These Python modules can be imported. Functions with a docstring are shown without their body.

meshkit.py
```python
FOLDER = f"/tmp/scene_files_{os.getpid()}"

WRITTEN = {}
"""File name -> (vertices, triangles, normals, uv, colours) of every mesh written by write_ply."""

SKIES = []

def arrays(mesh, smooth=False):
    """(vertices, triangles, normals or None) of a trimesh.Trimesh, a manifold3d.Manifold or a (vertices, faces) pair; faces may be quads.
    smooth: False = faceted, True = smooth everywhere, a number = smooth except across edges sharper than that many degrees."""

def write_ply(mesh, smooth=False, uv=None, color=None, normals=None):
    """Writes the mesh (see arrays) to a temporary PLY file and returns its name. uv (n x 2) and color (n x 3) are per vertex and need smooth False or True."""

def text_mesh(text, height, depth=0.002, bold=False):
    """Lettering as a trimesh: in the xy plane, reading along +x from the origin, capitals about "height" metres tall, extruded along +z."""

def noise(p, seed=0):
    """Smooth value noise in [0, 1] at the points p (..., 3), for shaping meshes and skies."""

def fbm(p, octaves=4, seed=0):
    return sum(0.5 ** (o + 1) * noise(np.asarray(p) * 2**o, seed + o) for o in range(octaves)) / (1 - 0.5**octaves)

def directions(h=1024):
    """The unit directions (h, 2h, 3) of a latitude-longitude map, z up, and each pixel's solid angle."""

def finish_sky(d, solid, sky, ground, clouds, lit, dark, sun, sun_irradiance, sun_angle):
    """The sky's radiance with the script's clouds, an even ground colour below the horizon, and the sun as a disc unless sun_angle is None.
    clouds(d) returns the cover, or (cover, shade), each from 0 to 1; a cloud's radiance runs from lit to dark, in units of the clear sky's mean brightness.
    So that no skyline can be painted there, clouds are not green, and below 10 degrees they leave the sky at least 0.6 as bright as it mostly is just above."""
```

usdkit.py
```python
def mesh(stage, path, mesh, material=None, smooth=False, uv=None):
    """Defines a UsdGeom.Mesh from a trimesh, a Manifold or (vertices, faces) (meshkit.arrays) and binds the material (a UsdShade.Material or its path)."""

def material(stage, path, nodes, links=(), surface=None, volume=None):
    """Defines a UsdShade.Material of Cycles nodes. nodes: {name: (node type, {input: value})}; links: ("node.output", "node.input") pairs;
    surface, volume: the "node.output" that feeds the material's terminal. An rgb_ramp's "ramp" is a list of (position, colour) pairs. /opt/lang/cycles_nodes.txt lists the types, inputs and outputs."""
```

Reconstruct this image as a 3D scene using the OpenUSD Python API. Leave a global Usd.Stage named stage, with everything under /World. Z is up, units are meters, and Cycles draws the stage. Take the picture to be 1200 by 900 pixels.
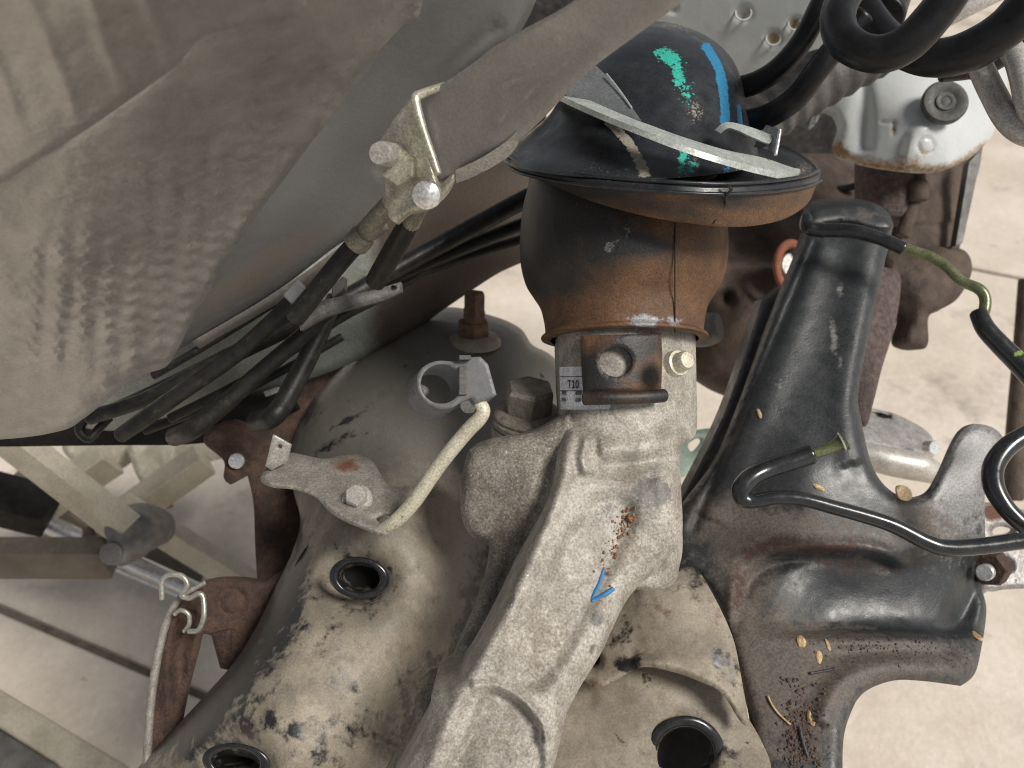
import math, random
import numpy as np, shapely, trimesh, usdkit, meshkit
from scipy.spatial import Delaunay, cKDTree
from scipy.interpolate import RBFInterpolator
from pxr import Usd, UsdGeom, UsdLux, UsdShade, Gf, Sdf, Vt

stage = Usd.Stage.CreateInMemory()
UsdGeom.SetStageUpAxis(stage, UsdGeom.Tokens.z)
UsdGeom.SetStageMetersPerUnit(stage, 1.0)
UsdGeom.Xform.Define(stage, '/World')
UsdGeom.Scope.Define(stage, '/World/Looks')
rng = np.random.default_rng(7)

# ------------------------------------------------------------------ camera, sky, sun, exposure
PITCH = math.radians(42)
CAM = np.array([0.0, 0.0, 0.95])
RT = np.array([1.0, 0, 0])
UP = np.array([0, math.sin(PITCH), math.cos(PITCH)])
FW = np.array([0, math.cos(PITCH), -math.sin(PITCH)])
F = 1000.0                                   # focal length in pixels of a 1200 px wide picture
cam = UsdGeom.Camera.Define(stage, '/World/camera')
cam.CreateHorizontalApertureAttr(36.0)
cam.CreateVerticalApertureAttr(27.0)
cam.CreateFocalLengthAttr(36.0 * F / 1200)
cam.CreateFStopAttr(11.0)
cam.CreateFocusDistanceAttr(0.44)
cam.CreateClippingRangeAttr(Gf.Vec2f(0.02, 100))
cam.CreateExposureAttr(0.68)
cx = UsdGeom.Xformable(cam)
cx.AddTranslateOp().Set(Gf.Vec3d(*CAM))
cx.AddRotateXYZOp().Set(Gf.Vec3f(90 - 42, 0, 0))

SUN = np.array([0.54, -0.30, 0.78]); SUN /= np.linalg.norm(SUN)
sky = UsdLux.DomeLight.Define(stage, '/World/sky')
sky.GetPrim().SetCustomDataByKey('kind', 'structure')
sm = usdkit.material(stage, '/World/Looks/sky_air', {
    's': ('sky_texture', {'sky_type': 'single_scattering', 'sun_disc': False, 'sun_elevation': math.asin(SUN[2]), 'sun_rotation': math.atan2(SUN[0], SUN[1])}),
    'bw': ('rgb_to_bw', {}), 'cc': ('combine_color', {}), 'm': ('mix_color', {'fac': 0.85}),
    'b': ('background_shader', {'strength': 0.064})},
    [('s.color', 'bw.color'), ('bw.val', 'cc.r'), ('bw.val', 'cc.g'), ('bw.val', 'cc.b'), ('s.color', 'm.a'), ('cc.color', 'm.b'), ('m.result', 'b.color')], surface='b.background')
UsdShade.MaterialBindingAPI.Apply(sky.GetPrim()).Bind(sm)
sun = UsdLux.DistantLight.Define(stage, '/World/sun')
sun.CreateIntensityAttr(0.6); sun.CreateAngleAttr(20.0); sun.CreateNormalizeAttr(True); sun.CreateColorAttr(Gf.Vec3f(1.0, 0.95, 0.88))
z = SUN; x = np.cross([0, 1, 0], z); x /= np.linalg.norm(x); y = np.cross(z, x)
UsdGeom.Xformable(sun).AddTransformOp().Set(Gf.Matrix4d(*x, 0, *y, 0, *z, 0, 0, 0, 0, 1))

# ------------------------------------------------------------------ naming helpers
used = {}
def numbered(parent, name):
    k = (parent, name); n = used.get(k, 0); used[k] = n + 1
    return f'{parent}/{name}' if n == 0 else f'{parent}/{name}_{n:03d}'
ORIG = {'/World': np.zeros(3)}
def thing(name, label, cat, at=None, group=None):
    p = numbered('/World', name)
    xf = UsdGeom.Xform.Define(stage, p)
    o = np.zeros(3) if at is None else np.asarray(at, float)
    xf.AddTranslateOp().Set(Gf.Vec3d(*o)); ORIG[p] = o
    tag(xf.GetPrim(), label, cat, group)
    return p
def tag(o, label=None, cat=None, group=None, kind=None):
    o = o if isinstance(o, Usd.Prim) else stage.GetPrimAtPath(o)
    for k, v in (('label', label), ('category', cat), ('group', group), ('kind', kind)):
        if v: o.SetCustomDataByKey(k, v)
def origin(path):
    while path not in ORIG: path = path.rpartition('/')[0]
    return ORIG[path]

# ------------------------------------------------------------------ geometry helpers
def P(x, y, d):
    """Point in the world that lies d metres along the viewing axis behind photo pixel (x, y)."""
    x, y, d = np.broadcast_arrays(np.asarray(x, float), np.asarray(y, float), np.asarray(d, float))
    return CAM + ((x - 600) / F * d)[..., None] * RT - ((y - 450) / F * d)[..., None] * UP + d[..., None] * FW
def px(V):
    q = np.asarray(V) - CAM; d = q @ FW
    return 600 + F * (q @ RT) / d, 450 - F * (q @ UP) / d
def floor_at(x, y, zz=0.0):
    r = P(x, y, 1.0) - CAM
    t = (zz - CAM[2]) / r[..., 2]
    return CAM + r * t[..., None]
def cr(pts, n=10, closed=False):
    """Catmull-Rom through points of any dimension."""
    p = np.asarray(pts, float); m = len(p)
    if m < 3 and not closed: return np.array([p[0] + (p[-1] - p[0]) * t for t in np.linspace(0, 1, n + 1)])
    out = []
    for i in range(m if closed else m - 1):
        a, b, c, d = (p[(i + k) % m] for k in (-1, 0, 1, 2)) if closed else (p[max(i - 1, 0)], p[i], p[i + 1], p[min(i + 2, m - 1)])
        for t in np.linspace(0, 1, n, endpoint=False):
            out.append(.5 * ((2 * b) + (c - a) * t + (2 * a - 5 * b + 4 * c - d) * t * t + (3 * b - a - 3 * c + d) * t ** 3))
    if not closed: out.append(p[-1])
    return np.array(out)
def outline(pts, n=8):
    """Closed 2-D outline; a point with a third value is a sharp corner."""
    k = [i for i, q in enumerate(pts) if len(q) > 2]
    xy = np.array([q[:2] for q in pts], float)
    if not k: return cr(xy, n, True)
    out = []
    for a, b in zip(k, k[1:] + [k[0] + len(pts)]):
        seg = xy[[j % len(pts) for j in range(a, b + 1)]]
        out.append(cr(seg, n)[:-1])
    return np.vstack(out)
def ell(cx_, cy_, rx, ry, rot=0, n=40):
    t = np.linspace(0, 2 * np.pi, n, endpoint=False); c, s = math.cos(rot), math.sin(rot)
    return np.stack([cx_ + rx * np.cos(t) * c - ry * np.sin(t) * s, cy_ + rx * np.cos(t) * s + ry * np.sin(t) * c], 1)
def normals(V, T):
    n = np.zeros_like(V); fn = np.cross(V[T[:, 1]] - V[T[:, 0]], V[T[:, 2]] - V[T[:, 0]])
    for k in range(3): np.add.at(n, T[:, k], fn)
    l = np.linalg.norm(n, axis=1, keepdims=True)
    return np.where(l > 0, n / np.maximum(l, 1e-30), FW * -1)
def emit(name, comps, material, parent='/World', mask=None):
    """comps: list of (V, T, smooth). One Mesh prim."""
    Vs, Ts, Ns, n = [], [], [], 0
    for V, T, smooth in comps:
        V, T = np.asarray(V, float), np.asarray(T, int)
        if T.shape[1] == 4: T = np.vstack([T[:, [0, 1, 2]], T[:, [0, 2, 3]]])
        if smooth is True: N = normals(V, T)
        elif smooth is False:
            V = V[T.ravel()]; T = np.arange(len(V)).reshape(-1, 3); N = normals(V, T)
        else:
            m = trimesh.graph.smooth_shade(trimesh.Trimesh(V, T, process=True), angle=math.radians(smooth), facet_minarea=None)
            V, T = np.array(m.vertices), np.array(m.faces); N = normals(V, T)
        Vs.append(V); Ts.append(T + n); Ns.append(N); n += len(V)
    V, T, N = np.vstack(Vs), np.vstack(Ts), np.vstack(Ns)
    p = numbered(parent, name)
    m = UsdGeom.Mesh.Define(stage, p)
    m.CreatePointsAttr(Vt.Vec3fArray.FromNumpy((V - origin(parent if parent != '/World' else '/World')).astype(np.float32)))
    m.CreateFaceVertexCountsAttr(Vt.IntArray.FromNumpy(np.full(len(T), 3, np.int32)))
    m.CreateFaceVertexIndicesAttr(Vt.IntArray.FromNumpy(T.astype(np.int32).ravel()))
    m.CreateSubdivisionSchemeAttr('none')
    m.CreateNormalsAttr(Vt.Vec3fArray.FromNumpy(N.astype(np.float32))); m.SetNormalsInterpolation('vertex')
    if mask is not None:
        c = mask(*px(V)) if callable(mask) else np.broadcast_to(mask, (len(V), 3))
        UsdGeom.PrimvarsAPI(m).CreatePrimvar('wear_and_shade', Sdf.ValueTypeNames.Color3fArray, 'vertex').Set(Vt.Vec3fArray.FromNumpy(np.ascontiguousarray(c, np.float32)))
    UsdShade.MaterialBindingAPI.Apply(m.GetPrim()).Bind(material)
    return p
def rbf(pts):
    p = np.asarray(pts, float)
    f = RBFInterpolator(p[:, :2] / 300, p[:, 2], kernel='thin_plate_spline', smoothing=1e-4)
    return lambda x, y: f(np.stack([np.ravel(x), np.ravel(y)], 1) / 300).reshape(np.shape(x))
def plane(a, b, c):
    """depth plane through three (x, y, d)"""
    A = np.array([[q[0], q[1], 1] for q in (a, b, c)], float)
    s = np.linalg.solve(A, [1 / q[2] for q in (a, b, c)])
    return lambda x, y: 1 / (s[0] * np.asarray(x) + s[1] * np.asarray(y) + s[2])
def relief(name, poly, D, h=None, holes=(), step=4, thick=0.012, mat_=None, parent='/World', mask=None, back=None, seed=1):
    """Solid sheet or casting: outline in photo pixels laid on the depth field D, h(x, y, edge distance) lifts it towards
    the viewer by that many pixels, walls of the given thickness and a back close it."""
    back = FW if back is None else np.asarray(back, float) / np.linalg.norm(back)
    pg = shapely.Polygon(poly, [q for q in holes])
    if not pg.is_valid: pg = pg.buffer(0)
    if pg.geom_type != 'Polygon': pg = max(pg.geoms, key=lambda g: g.area)
    rings = [pg.exterior] + list(pg.interiors)
    B = np.vstack([[r.interpolate(t).coords[0] for t in np.linspace(0, r.length, max(int(r.length / (step * .55)), 10), endpoint=False)] for r in rings])
    x0, y0, x1, y1 = pg.bounds
    gx, gy = np.meshgrid(np.arange(x0, x1, step), np.arange(y0, y1, step * .87))
    gx = gx + (np.arange(gx.shape[0]) % 2)[:, None] * step / 2
    r = np.random.default_rng(seed)
    g = np.stack([gx.ravel(), gy.ravel()], 1) + r.uniform(-.12, .12, (gx.size, 2)) * step
    g = g[shapely.contains_xy(pg, g[:, 0], g[:, 1])]
    kd = cKDTree(B); g = g[kd.query(g)[0] > step * .6]
    Q = np.vstack([B, g])
    T = Delaunay(Q).simplices
    c = Q[T].mean(1); T = T[shapely.contains_xy(pg, c[:, 0], c[:, 1])]
    a, b, cc = Q[T[:, 0]], Q[T[:, 1]], Q[T[:, 2]]
    ar = (b[:, 0] - a[:, 0]) * (cc[:, 1] - a[:, 1]) - (b[:, 1] - a[:, 1]) * (cc[:, 0] - a[:, 0])
    T = T[np.abs(ar) > 1e-4]; ar = ar[np.abs(ar) > 1e-4]
    T[ar > 0] = T[ar > 0][:, ::-1]           # counter-clockwise as seen by the viewer (picture y runs down)
    dist = kd.query(Q)[0]; dist[:len(B)] = 0
    d = D(Q[:, 0], Q[:, 1])
    if h is not None: d = d * (1 - h(Q[:, 0], Q[:, 1], dist) / F)
    V = P(Q[:, 0], Q[:, 1], d)
    E = np.vstack([T[:, [0, 1]], T[:, [1, 2]], T[:, [2, 0]]])
    key = np.sort(E, 1) @ np.array([1, len(Q)]); _, inv, cnt = np.unique(key, return_inverse=True, return_counts=True)
    E = E[cnt[inv.ravel()] == 1]
    ids, e = np.unique(E, return_inverse=True); e = e.reshape(E.shape); m = len(ids)
    W = np.vstack([V[ids], V[ids] + back * thick]) if np.ndim(thick) == 0 else None
    sides = np.vstack([np.stack([e[:, 1], e[:, 0], e[:, 0] + m], 1), np.stack([e[:, 1], e[:, 0] + m, e[:, 1] + m], 1)])
    used_ = np.unique(T); re = np.full(len(Q), -1); re[used_] = np.arange(len(used_))
    T2 = re[T]; V2 = V[used_]
    return emit(name, [(V2, T2, True), (W, sides, True), (V2 + back * thick, T2[:, ::-1], True)], mat_, parent, mask)
def ss(a, b, t): t = np.clip((t - a) / (b - a), 0, 1); return t * t * (3 - 2 * t)
def roll(dist, r, drop):
    t = 1 - np.clip(dist / r, 0, 1)
    return -drop * (1 - np.sqrt(np.maximum(1 - t * t, 0)))
def dline(x, y, pts, smooth=True):
    """distance to a polyline, position along it (0..1)"""
    L = cr(pts, 12) if smooth and len(pts) > 2 else np.array([np.asarray(pts[0], float) + (np.asarray(pts[-1], float) - pts[0]) * t for t in np.linspace(0, 1, 60)]) if len(pts) == 2 else np.asarray(pts, float)
    k = cKDTree(L); d, i = k.query(np.stack([np.ravel(x), np.ravel(y)], 1))
    j = np.clip(i, 0, len(L) - 2); best = np.full(len(d), 1e9)
    q = np.stack([np.ravel(x), np.ravel(y)], 1)
    for jj in (np.clip(i - 1, 0, len(L) - 2), j):
        a, b = L[jj], L[jj + 1]; ab = b - a
        t = np.clip(((q - a) * ab).sum(1) / np.maximum((ab * ab).sum(1), 1e-9), 0, 1)
        best = np.minimum(best, np.linalg.norm(q - a - ab * t[:, None], axis=1))
    return best.reshape(np.shape(x)), (i / (len(L) - 1)).reshape(np.shape(x))
def ridge(x, y, pts, w, h, fade=.12):
    d, t = dline(x, y, pts)
    return h * np.exp(-(d / w) ** 2) * ss(0, fade, t) * ss(0, fade, 1 - t)
def blob(x, y, cx_, cy_, rx, ry, ang=0, p=1.0):
    c, s = math.cos(math.radians(ang)), math.sin(math.radians(ang))
    u, v = (x - cx_) * c + (y - cy_) * s, -(x - cx_) * s + (y - cy_) * c
    return np.exp(-((u / rx) ** 2 + (v / ry) ** 2) ** p)
def blobs(x, y, lst):
    o = np.zeros(np.shape(x))
    for q in lst: o = np.maximum(o, q[-1] * blob(x, y, *q[:5]) ** (1 if len(q) == 6 else .5))
    return o
def inside(x, y, poly, soft):
    """smooth 0..1 membership of an outline"""
    pg = shapely.Polygon(poly); pts = shapely.points(np.ravel(x), np.ravel(y))
    d = shapely.distance(pg.exterior, pts) * np.where(shapely.contains_xy(pg, np.ravel(x), np.ravel(y)), 1, -1)
    return ss(-soft, soft, d).reshape(np.shape(x))
def nz(x, y, s, seed=0, o=4): return meshkit.fbm(np.stack([np.asarray(x) / s, np.asarray(y) / s, np.full(np.shape(x), seed * 7.3)], -1), o, seed) - .5
def chan(r=None, g=None, b=None):
    def f(x, y):
        zz = np.zeros(np.shape(x))
        return np.stack([zz if c is None else (np.full(np.shape(x), c) if np.isscalar(c) else (blobs(x, y, c) if isinstance(c, list) else c(x, y))) for c in (r, g, b)], -1)
    return f
def frames(C):
    t = np.gradient(C, axis=0); t /= np.linalg.norm(t, axis=1, keepdims=True) + 1e-12
    n = np.cross(t[0], [0.3, 0.5, 0.8]); n /= np.linalg.norm(n); out = []
    for i in range(len(C)):
        n = n - t[i] * (n @ t[i]); n /= np.linalg.norm(n); out.append(n)
    N = np.array(out); return t, N, np.cross(t, N)
def tube(name, pts, r, mat_, parent='/World', n=18, dens=10, mask=None, caps=(1, 1), straight=False, wob=0):
    """pts: (x, y, d) in photo pixels and metres; r in pixels (one number or one per point) ; round ends"""
    p = np.asarray(pts, float); rr = np.broadcast_to(np.asarray(r, float), (len(p),)) * p[:, 2] / F
    C4 = np.column_stack([P(p[:, 0], p[:, 1], p[:, 2]), rr])
    C4 = C4 if straight else cr(C4, dens)
    C, R_ = C4[:, :3], C4[:, 3]
    ends = []
    for e in (0, 1):
        k, k2 = (0, 1) if e == 0 else (-1, -2)
        dv = C[k] - C[k2]; dv /= np.linalg.norm(dv)
        bulge = max(caps[e], .04)
        ends.append(([C[k] + dv * R_[k] * bulge * .35 * math.sin(a) for a in np.linspace(.3, 1.57, 4)], [R_[k] * (1 - bulge * .25 + bulge * .25 * math.cos(a)) if a < 1.5 else 1e-5 for a in np.linspace(.3, 1.57, 4)]))
    C = np.vstack([ends[0][0][::-1], C, ends[1][0]]); R_ = np.concatenate([ends[0][1][::-1], R_, ends[1][1]])
    t, N, Bn = frames(C)
    a = np.linspace(0, 2 * np.pi, n, endpoint=False)
    rad = R_[:, None] * np.ones(n)
    if wob: rad = rad * (1 + wob * (meshkit.fbm(np.stack(np.broadcast_arrays(np.arange(len(C))[:, None] * .23, np.cos(a) * 1.3 + 9, np.sin(a) * 1.3), -1), 3, 5) - .5))
    V = C[:, None] + rad[..., None] * (np.cos(a)[:, None] * N[:, None] + np.sin(a)[:, None] * Bn[:, None])
    return loft_rings(name, V, mat_, parent, mask)
def ring_faces(m, n, closed=True):
    i, j = np.meshgrid(np.arange(m - 1), np.arange(n if closed else n - 1), indexing='ij'); j2 = (j + 1) % n
    return np.stack([i * n + j, i * n + j2, (i + 1) * n + j2, (i + 1) * n + j], -1).reshape(-1, 4)
def loft_rings(name, V, mat_, parent='/World', mask=None, smooth=True, flip=False, cap=False):
    V = np.asarray(V); m, n = V.shape[:2]; Q = ring_faces(m, n); pts = V.reshape(-1, 3)
    T = np.vstack([Q[:, [0, 1, 2]], Q[:, [0, 2, 3]]])
    if cap:
        pts = np.vstack([pts, V[0].mean(0), V[-1].mean(0)]); k = np.arange(n); k2 = (k + 1) % n
        T = np.vstack([T, np.stack([k2, k, np.full(n, m * n)], 1), np.stack([k + (m - 1) * n, k2 + (m - 1) * n, np.full(n, m * n + 1)], 1)])
    vol = np.einsum('ij,ij->', pts[T[:, 0]] - pts.mean(0), np.cross(pts[T[:, 1]] - pts.mean(0), pts[T[:, 2]] - pts.mean(0)))
    if (vol < 0) != flip: T = T[:, ::-1]
    if smooth is True: return emit(name, [(pts, T, True)], mat_, parent, mask)
    return emit(name, [(pts, T, smooth)], mat_, parent, mask)
def lathe(name, base, axis, prof, mat_, parent='/World', n=64, sides=None, mask=None, smooth=35, fn=None):
    """prof: (radius, height) in metres along axis from base; sides: polygon count for hex shapes"""
    axis = np.asarray(axis, float) / np.linalg.norm(axis)
    u = np.cross(axis, FW); u = u / np.linalg.norm(u) if np.linalg.norm(u) > .05 else RT; w = np.cross(axis, u)
    a = np.linspace(0, 2 * np.pi, n, endpoint=False)
    pr = np.asarray(prof, float)
    rad = pr[:, :1] * np.ones(n)
    if sides: rad = rad / np.cos((a + .4) % (2 * np.pi / sides) - np.pi / sides) * math.cos(np.pi / sides)
    if fn: rad = rad + fn(a, pr[:, 1])
    V = base + pr[:, 1][:, None, None] * axis + rad[..., None] * (np.cos(a)[:, None] * u + np.sin(a)[:, None] * w)
    return loft_rings(name, V, mat_, parent, mask, smooth=smooth)
def hexprof(r, h, c=.12): return [(1e-5, 0), (r, 0), (r, h * (1 - c)), (r * .9, h), (1e-5, h)]
def cylprof(r, h, c=.1): return [(1e-5, 0), (r, 0), (r, h - c * r), (r * (1 - c), h), (1e-5, h)]
def box3(name, C, ax, mat_, parent='/World', chamf=.12, mask=None):
    """box of centre C and half-axis vectors ax (3x3), edges chamfered"""
    ax = np.asarray(ax, float); L = np.linalg.norm(ax, axis=1); U = ax / L[:, None]; c = chamf * L.min()
    pts = []
    for s in np.array(np.meshgrid([-1, 1], [-1, 1], [-1, 1])).T.reshape(-1, 3):
        for k in range(3):
            e = L - c; e[k] = L[k]; pts.append(C + (s * e) @ U)
    hull = trimesh.convex.convex_hull(np.array(pts))
    return emit(name, [(hull.vertices, hull.faces, False)], mat_, parent, mask)
def bar(name, p0, p1, w, hh, mat_, parent='/World', up=(0, 0, 1), chamf=.15):
    p0, p1 = np.asarray(p0, float), np.asarray(p1, float); t = p1 - p0; L = np.linalg.norm(t); t /= L
    s = np.cross(t, up); s /= np.linalg.norm(s); u = np.cross(s, t)
    return box3(name, (p0 + p1) / 2, [t * L / 2, s * w / 2, u * hh / 2], mat_, parent, chamf)
def ribbon(name, A, B, down, th, mat_, parent='/World', mask=None, dens=8, smooth=30):
    """sheet strip between two (x,y,d) curves with a thickness along the world vector down"""
    A, B = (cr(np.asarray(q, float), dens) for q in (A, B)); A, B = P(*A.T), P(*B.T); dn = np.asarray(down) * th
    V = np.stack([A, B, B + dn, A + dn], 1)
    return loft_rings(name, V, mat_, parent, mask, smooth=smooth, cap=True)

# ------------------------------------------------------------------ materials
def mat(name, c1, c2, sc=90, det=8, rough=.5, metal=0.0, bump=(), layers=(), lo=.38, hi=.62, coat=0, spec=.5, grain=.25, gs=850):
    """c1..c2 mottled by noise; each layer (channel or None, colour, noise scale, noise amount, from, to, roughness, metal)"""
    N = {'g': ('geometry', {}), 'n0': ('noise_texture', {'scale': sc, 'detail': det, 'roughness': .6}),
         'r0': ('map_range', {'from_min': lo, 'from_max': hi, 'to_min': 0.0, 'to_max': 1.0, 'clamp': True}),
         'm0': ('mix_color', {'a': c1, 'b': c2}),
         'nr': ('noise_texture', {'scale': sc * 2.3, 'detail': 5}), 'rr': ('map_range', {'from_min': .3, 'from_max': .7, 'to_min': max(rough - .1, .03), 'to_max': min(rough + .1, 1), 'clamp': True}),
         'p': ('principled_bsdf', {'coat_weight': coat, 'specular_ior_level': spec, 'metallic': metal})}
    L = [('g.position', 'n0.vector'), ('g.position', 'nr.vector'), ('n0.fac', 'r0.value'), ('r0.result', 'm0.fac'), ('nr.fac', 'rr.value')]
    col, ro, me = 'm0.result', 'rr.result', None
    if any(l[0] is not None for l in layers):
        N['at'] = ('attribute', {'attribute': 'wear_and_shade'}); N['sp'] = ('separate_color', {}); L.append(('at.color', 'sp.color'))
    for i, (ch, c, ns, amp, a, b, rg, mt) in enumerate(layers):
        k = f'l{i}'
        N[k + 'n'] = ('noise_texture', {'scale': ns, 'detail': 8, 'roughness': .68})
        L.append(('g.position', k + 'n.vector'))
        N[k + 'a'] = ('math', {'math_type': 'multiply_add', 'value2': amp, 'value3': -.5 * amp})
        L.append((k + 'n.fac', k + 'a.value1')); v = k + 'a.value'
        if ch is not None:
            N[k + 's'] = ('math', {'math_type': 'add'}); L += [(v, k + 's.value1'), (f'sp.{ch}', k + 's.value2')]; v = k + 's.value'
        N[k + 'r'] = ('map_range', {'from_min': a, 'from_max': b, 'to_min': 0.0, 'to_max': 1.0, 'clamp': True}); L.append((v, k + 'r.value'))
        N[k + 'm'] = ('mix_color', {'b': c}); L += [(col, k + 'm.a'), (k + 'r.result', k + 'm.fac')]; col = k + 'm.result'
        N[k + 'q'] = ('mix_float', {'b': rg}); L += [(ro, k + 'q.a'), (k + 'r.result', k + 'q.fac')]; ro = k + 'q.result'
        if mt != metal or me:
            N[k + 'e'] = ('mix_float', {'a': metal, 'b': mt}); L.append((k + 'r.result', k + 'e.fac'))
            if me: L.append((me, k + 'e.a'))
            me = k + 'e.result'
    if grain:
        N['gn'] = ('noise_texture', {'scale': gs, 'detail': 6, 'roughness': .7}); N['gr'] = ('map_range', {'from_min': .40, 'from_max': .60, 'to_min': 1 - grain, 'to_max': 1 + grain, 'clamp': True})
        N['gc'] = ('combine_color', {}); N['gm'] = ('mix_color', {'blend_type': 'multiply', 'fac': 1.0})
        L += [('g.position', 'gn.vector'), ('gn.fac', 'gr.value'), ('gr.result', 'gc.r'), ('gr.result', 'gc.g'), ('gr.result', 'gc.b'), (col, 'gm.a'), ('gc.color', 'gm.b')]; col = 'gm.result'
    L += [(col, 'p.base_color'), (ro, 'p.roughness')]
    if me: L.append((me, 'p.metallic'))
    prev = None
    for i, (bs, bd, st) in enumerate(bump):
        N[f'b{i}n'] = ('noise_texture', {'scale': bs, 'detail': 6, 'roughness': .6}); N[f'b{i}'] = ('bump', {'distance': bd, 'strength': st})
        L += [('g.position', f'b{i}n.vector'), (f'b{i}n.fac', f'b{i}.height')]
        if prev: L.append((prev + '.normal', f'b{i}.normal'))
        prev = f'b{i}'
    if prev: L.append((prev + '.normal', 'p.normal'))
    return usdkit.material(stage, '/World/Looks/' + name, N, L, surface='p.BSDF')

TAN = (.33, .275, .205)
RUST = (.115, .05, .026)
M = {}
M['concrete'] = mat('concrete', (.56, .485, .405), (.67, .595, .51), 6, 10, .8, grain=.05, gs=90, bump=[(160, .002, .5)], layers=[(None, (.27, .225, .18), 4.5, 1, .06, .24, .7, 0), (None, (.33, .28, .23), 26, 1, .14, .24, .8, 0), (None, (.70, .65, .58), 90, 1, .13, .2, .8, 0)])
M['joint'] = mat('joint_dirt', (.10, .085, .07), (.17, .145, .12), 60, 8, .9)
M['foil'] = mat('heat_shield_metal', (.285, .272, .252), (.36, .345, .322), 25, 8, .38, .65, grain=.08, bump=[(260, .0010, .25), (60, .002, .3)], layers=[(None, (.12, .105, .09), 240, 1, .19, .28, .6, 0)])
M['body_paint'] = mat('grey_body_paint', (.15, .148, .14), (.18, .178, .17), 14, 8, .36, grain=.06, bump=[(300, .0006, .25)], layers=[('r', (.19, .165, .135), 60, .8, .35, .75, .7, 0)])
M['sill_paint'] = mat('grey_green_underbody_paint', (.20, .21, .185), (.24, .25, .225), 20, 8, .55, layers=[('r', (.075, .055, .042), 40, .7, .35, .75, .8, 0)], bump=[(300, .0006, .25)])
M['strap'] = mat('dull_grey_strap_paint', (.27, .253, .23), (.32, .30, .275), 30, 8, .5, grain=.1, bump=[(350, .0008, .3)], layers=[('r', (.40, .37, .33), 220, .9, .45, .7, .6, 0), (None, (.11, .10, .09), 300, 1, .2, .28, .7, 0)])
M['zinc'] = mat('yellowed_zinc', (.40, .375, .28), (.56, .535, .44), 120, 8, .38, .5, bump=[(700, .0004, .4)], layers=[(None, (.22, .19, .14), 160, 1, .12, .3, .6, 0)])
M['zinc_dull'] = mat('dull_zinc', (.36, .345, .31), (.46, .445, .41), 150, 8, .45, .4, bump=[(700, .0004, .4)], layers=[(None, (.15, .13, .11), 180, 1, .2, .36, .7, 0)])
M['sleeve'] = mat('olive_grey_sleeve', (.17, .155, .115), (.25, .23, .175), 120, 8, .5, .3, layers=[(None, (.08, .065, .045), 150, 1, .12, .28, .7, 0)])
M['rubber'] = mat('black_rubber_hose', (.007, .007, .0075), (.012, .012, .0125), 90, 8, .36, grain=.12, spec=.3, bump=[(800, .0003, .3)], layers=[(None, (.10, .09, .075), 260, 1, .16, .42, .8, 0)])
M['pipe'] = mat('dusty_black_pipe', (.012, .0115, .011), (.024, .022, .02), 120, 8, .42, spec=.3, bump=[(700, .0004, .3)], layers=[(None, (.11, .095, .075), 150, 1, .08, .42, .8, 0)])
M['boot'] = mat('brown_dusted_rubber', (.082, .041, .019), (.135, .068, .031), 60, 9, .62, bump=[(900, .0004, .6), (160, .0006, .25)],
    layers=[('r', (.016, .0145, .014), 70, .9, .22, .82, .48, 0), ('g', (.235, .24, .245), 260, 1.3, .5, .72, .4, .0), (None, (.17, .105, .06), 800, 1, .12, .22, .8, 0), (None, (.02, .017, .015), 120, 1, .14, .3, .5, 0)], lo=.35, hi=.65, grain=.3)
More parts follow.
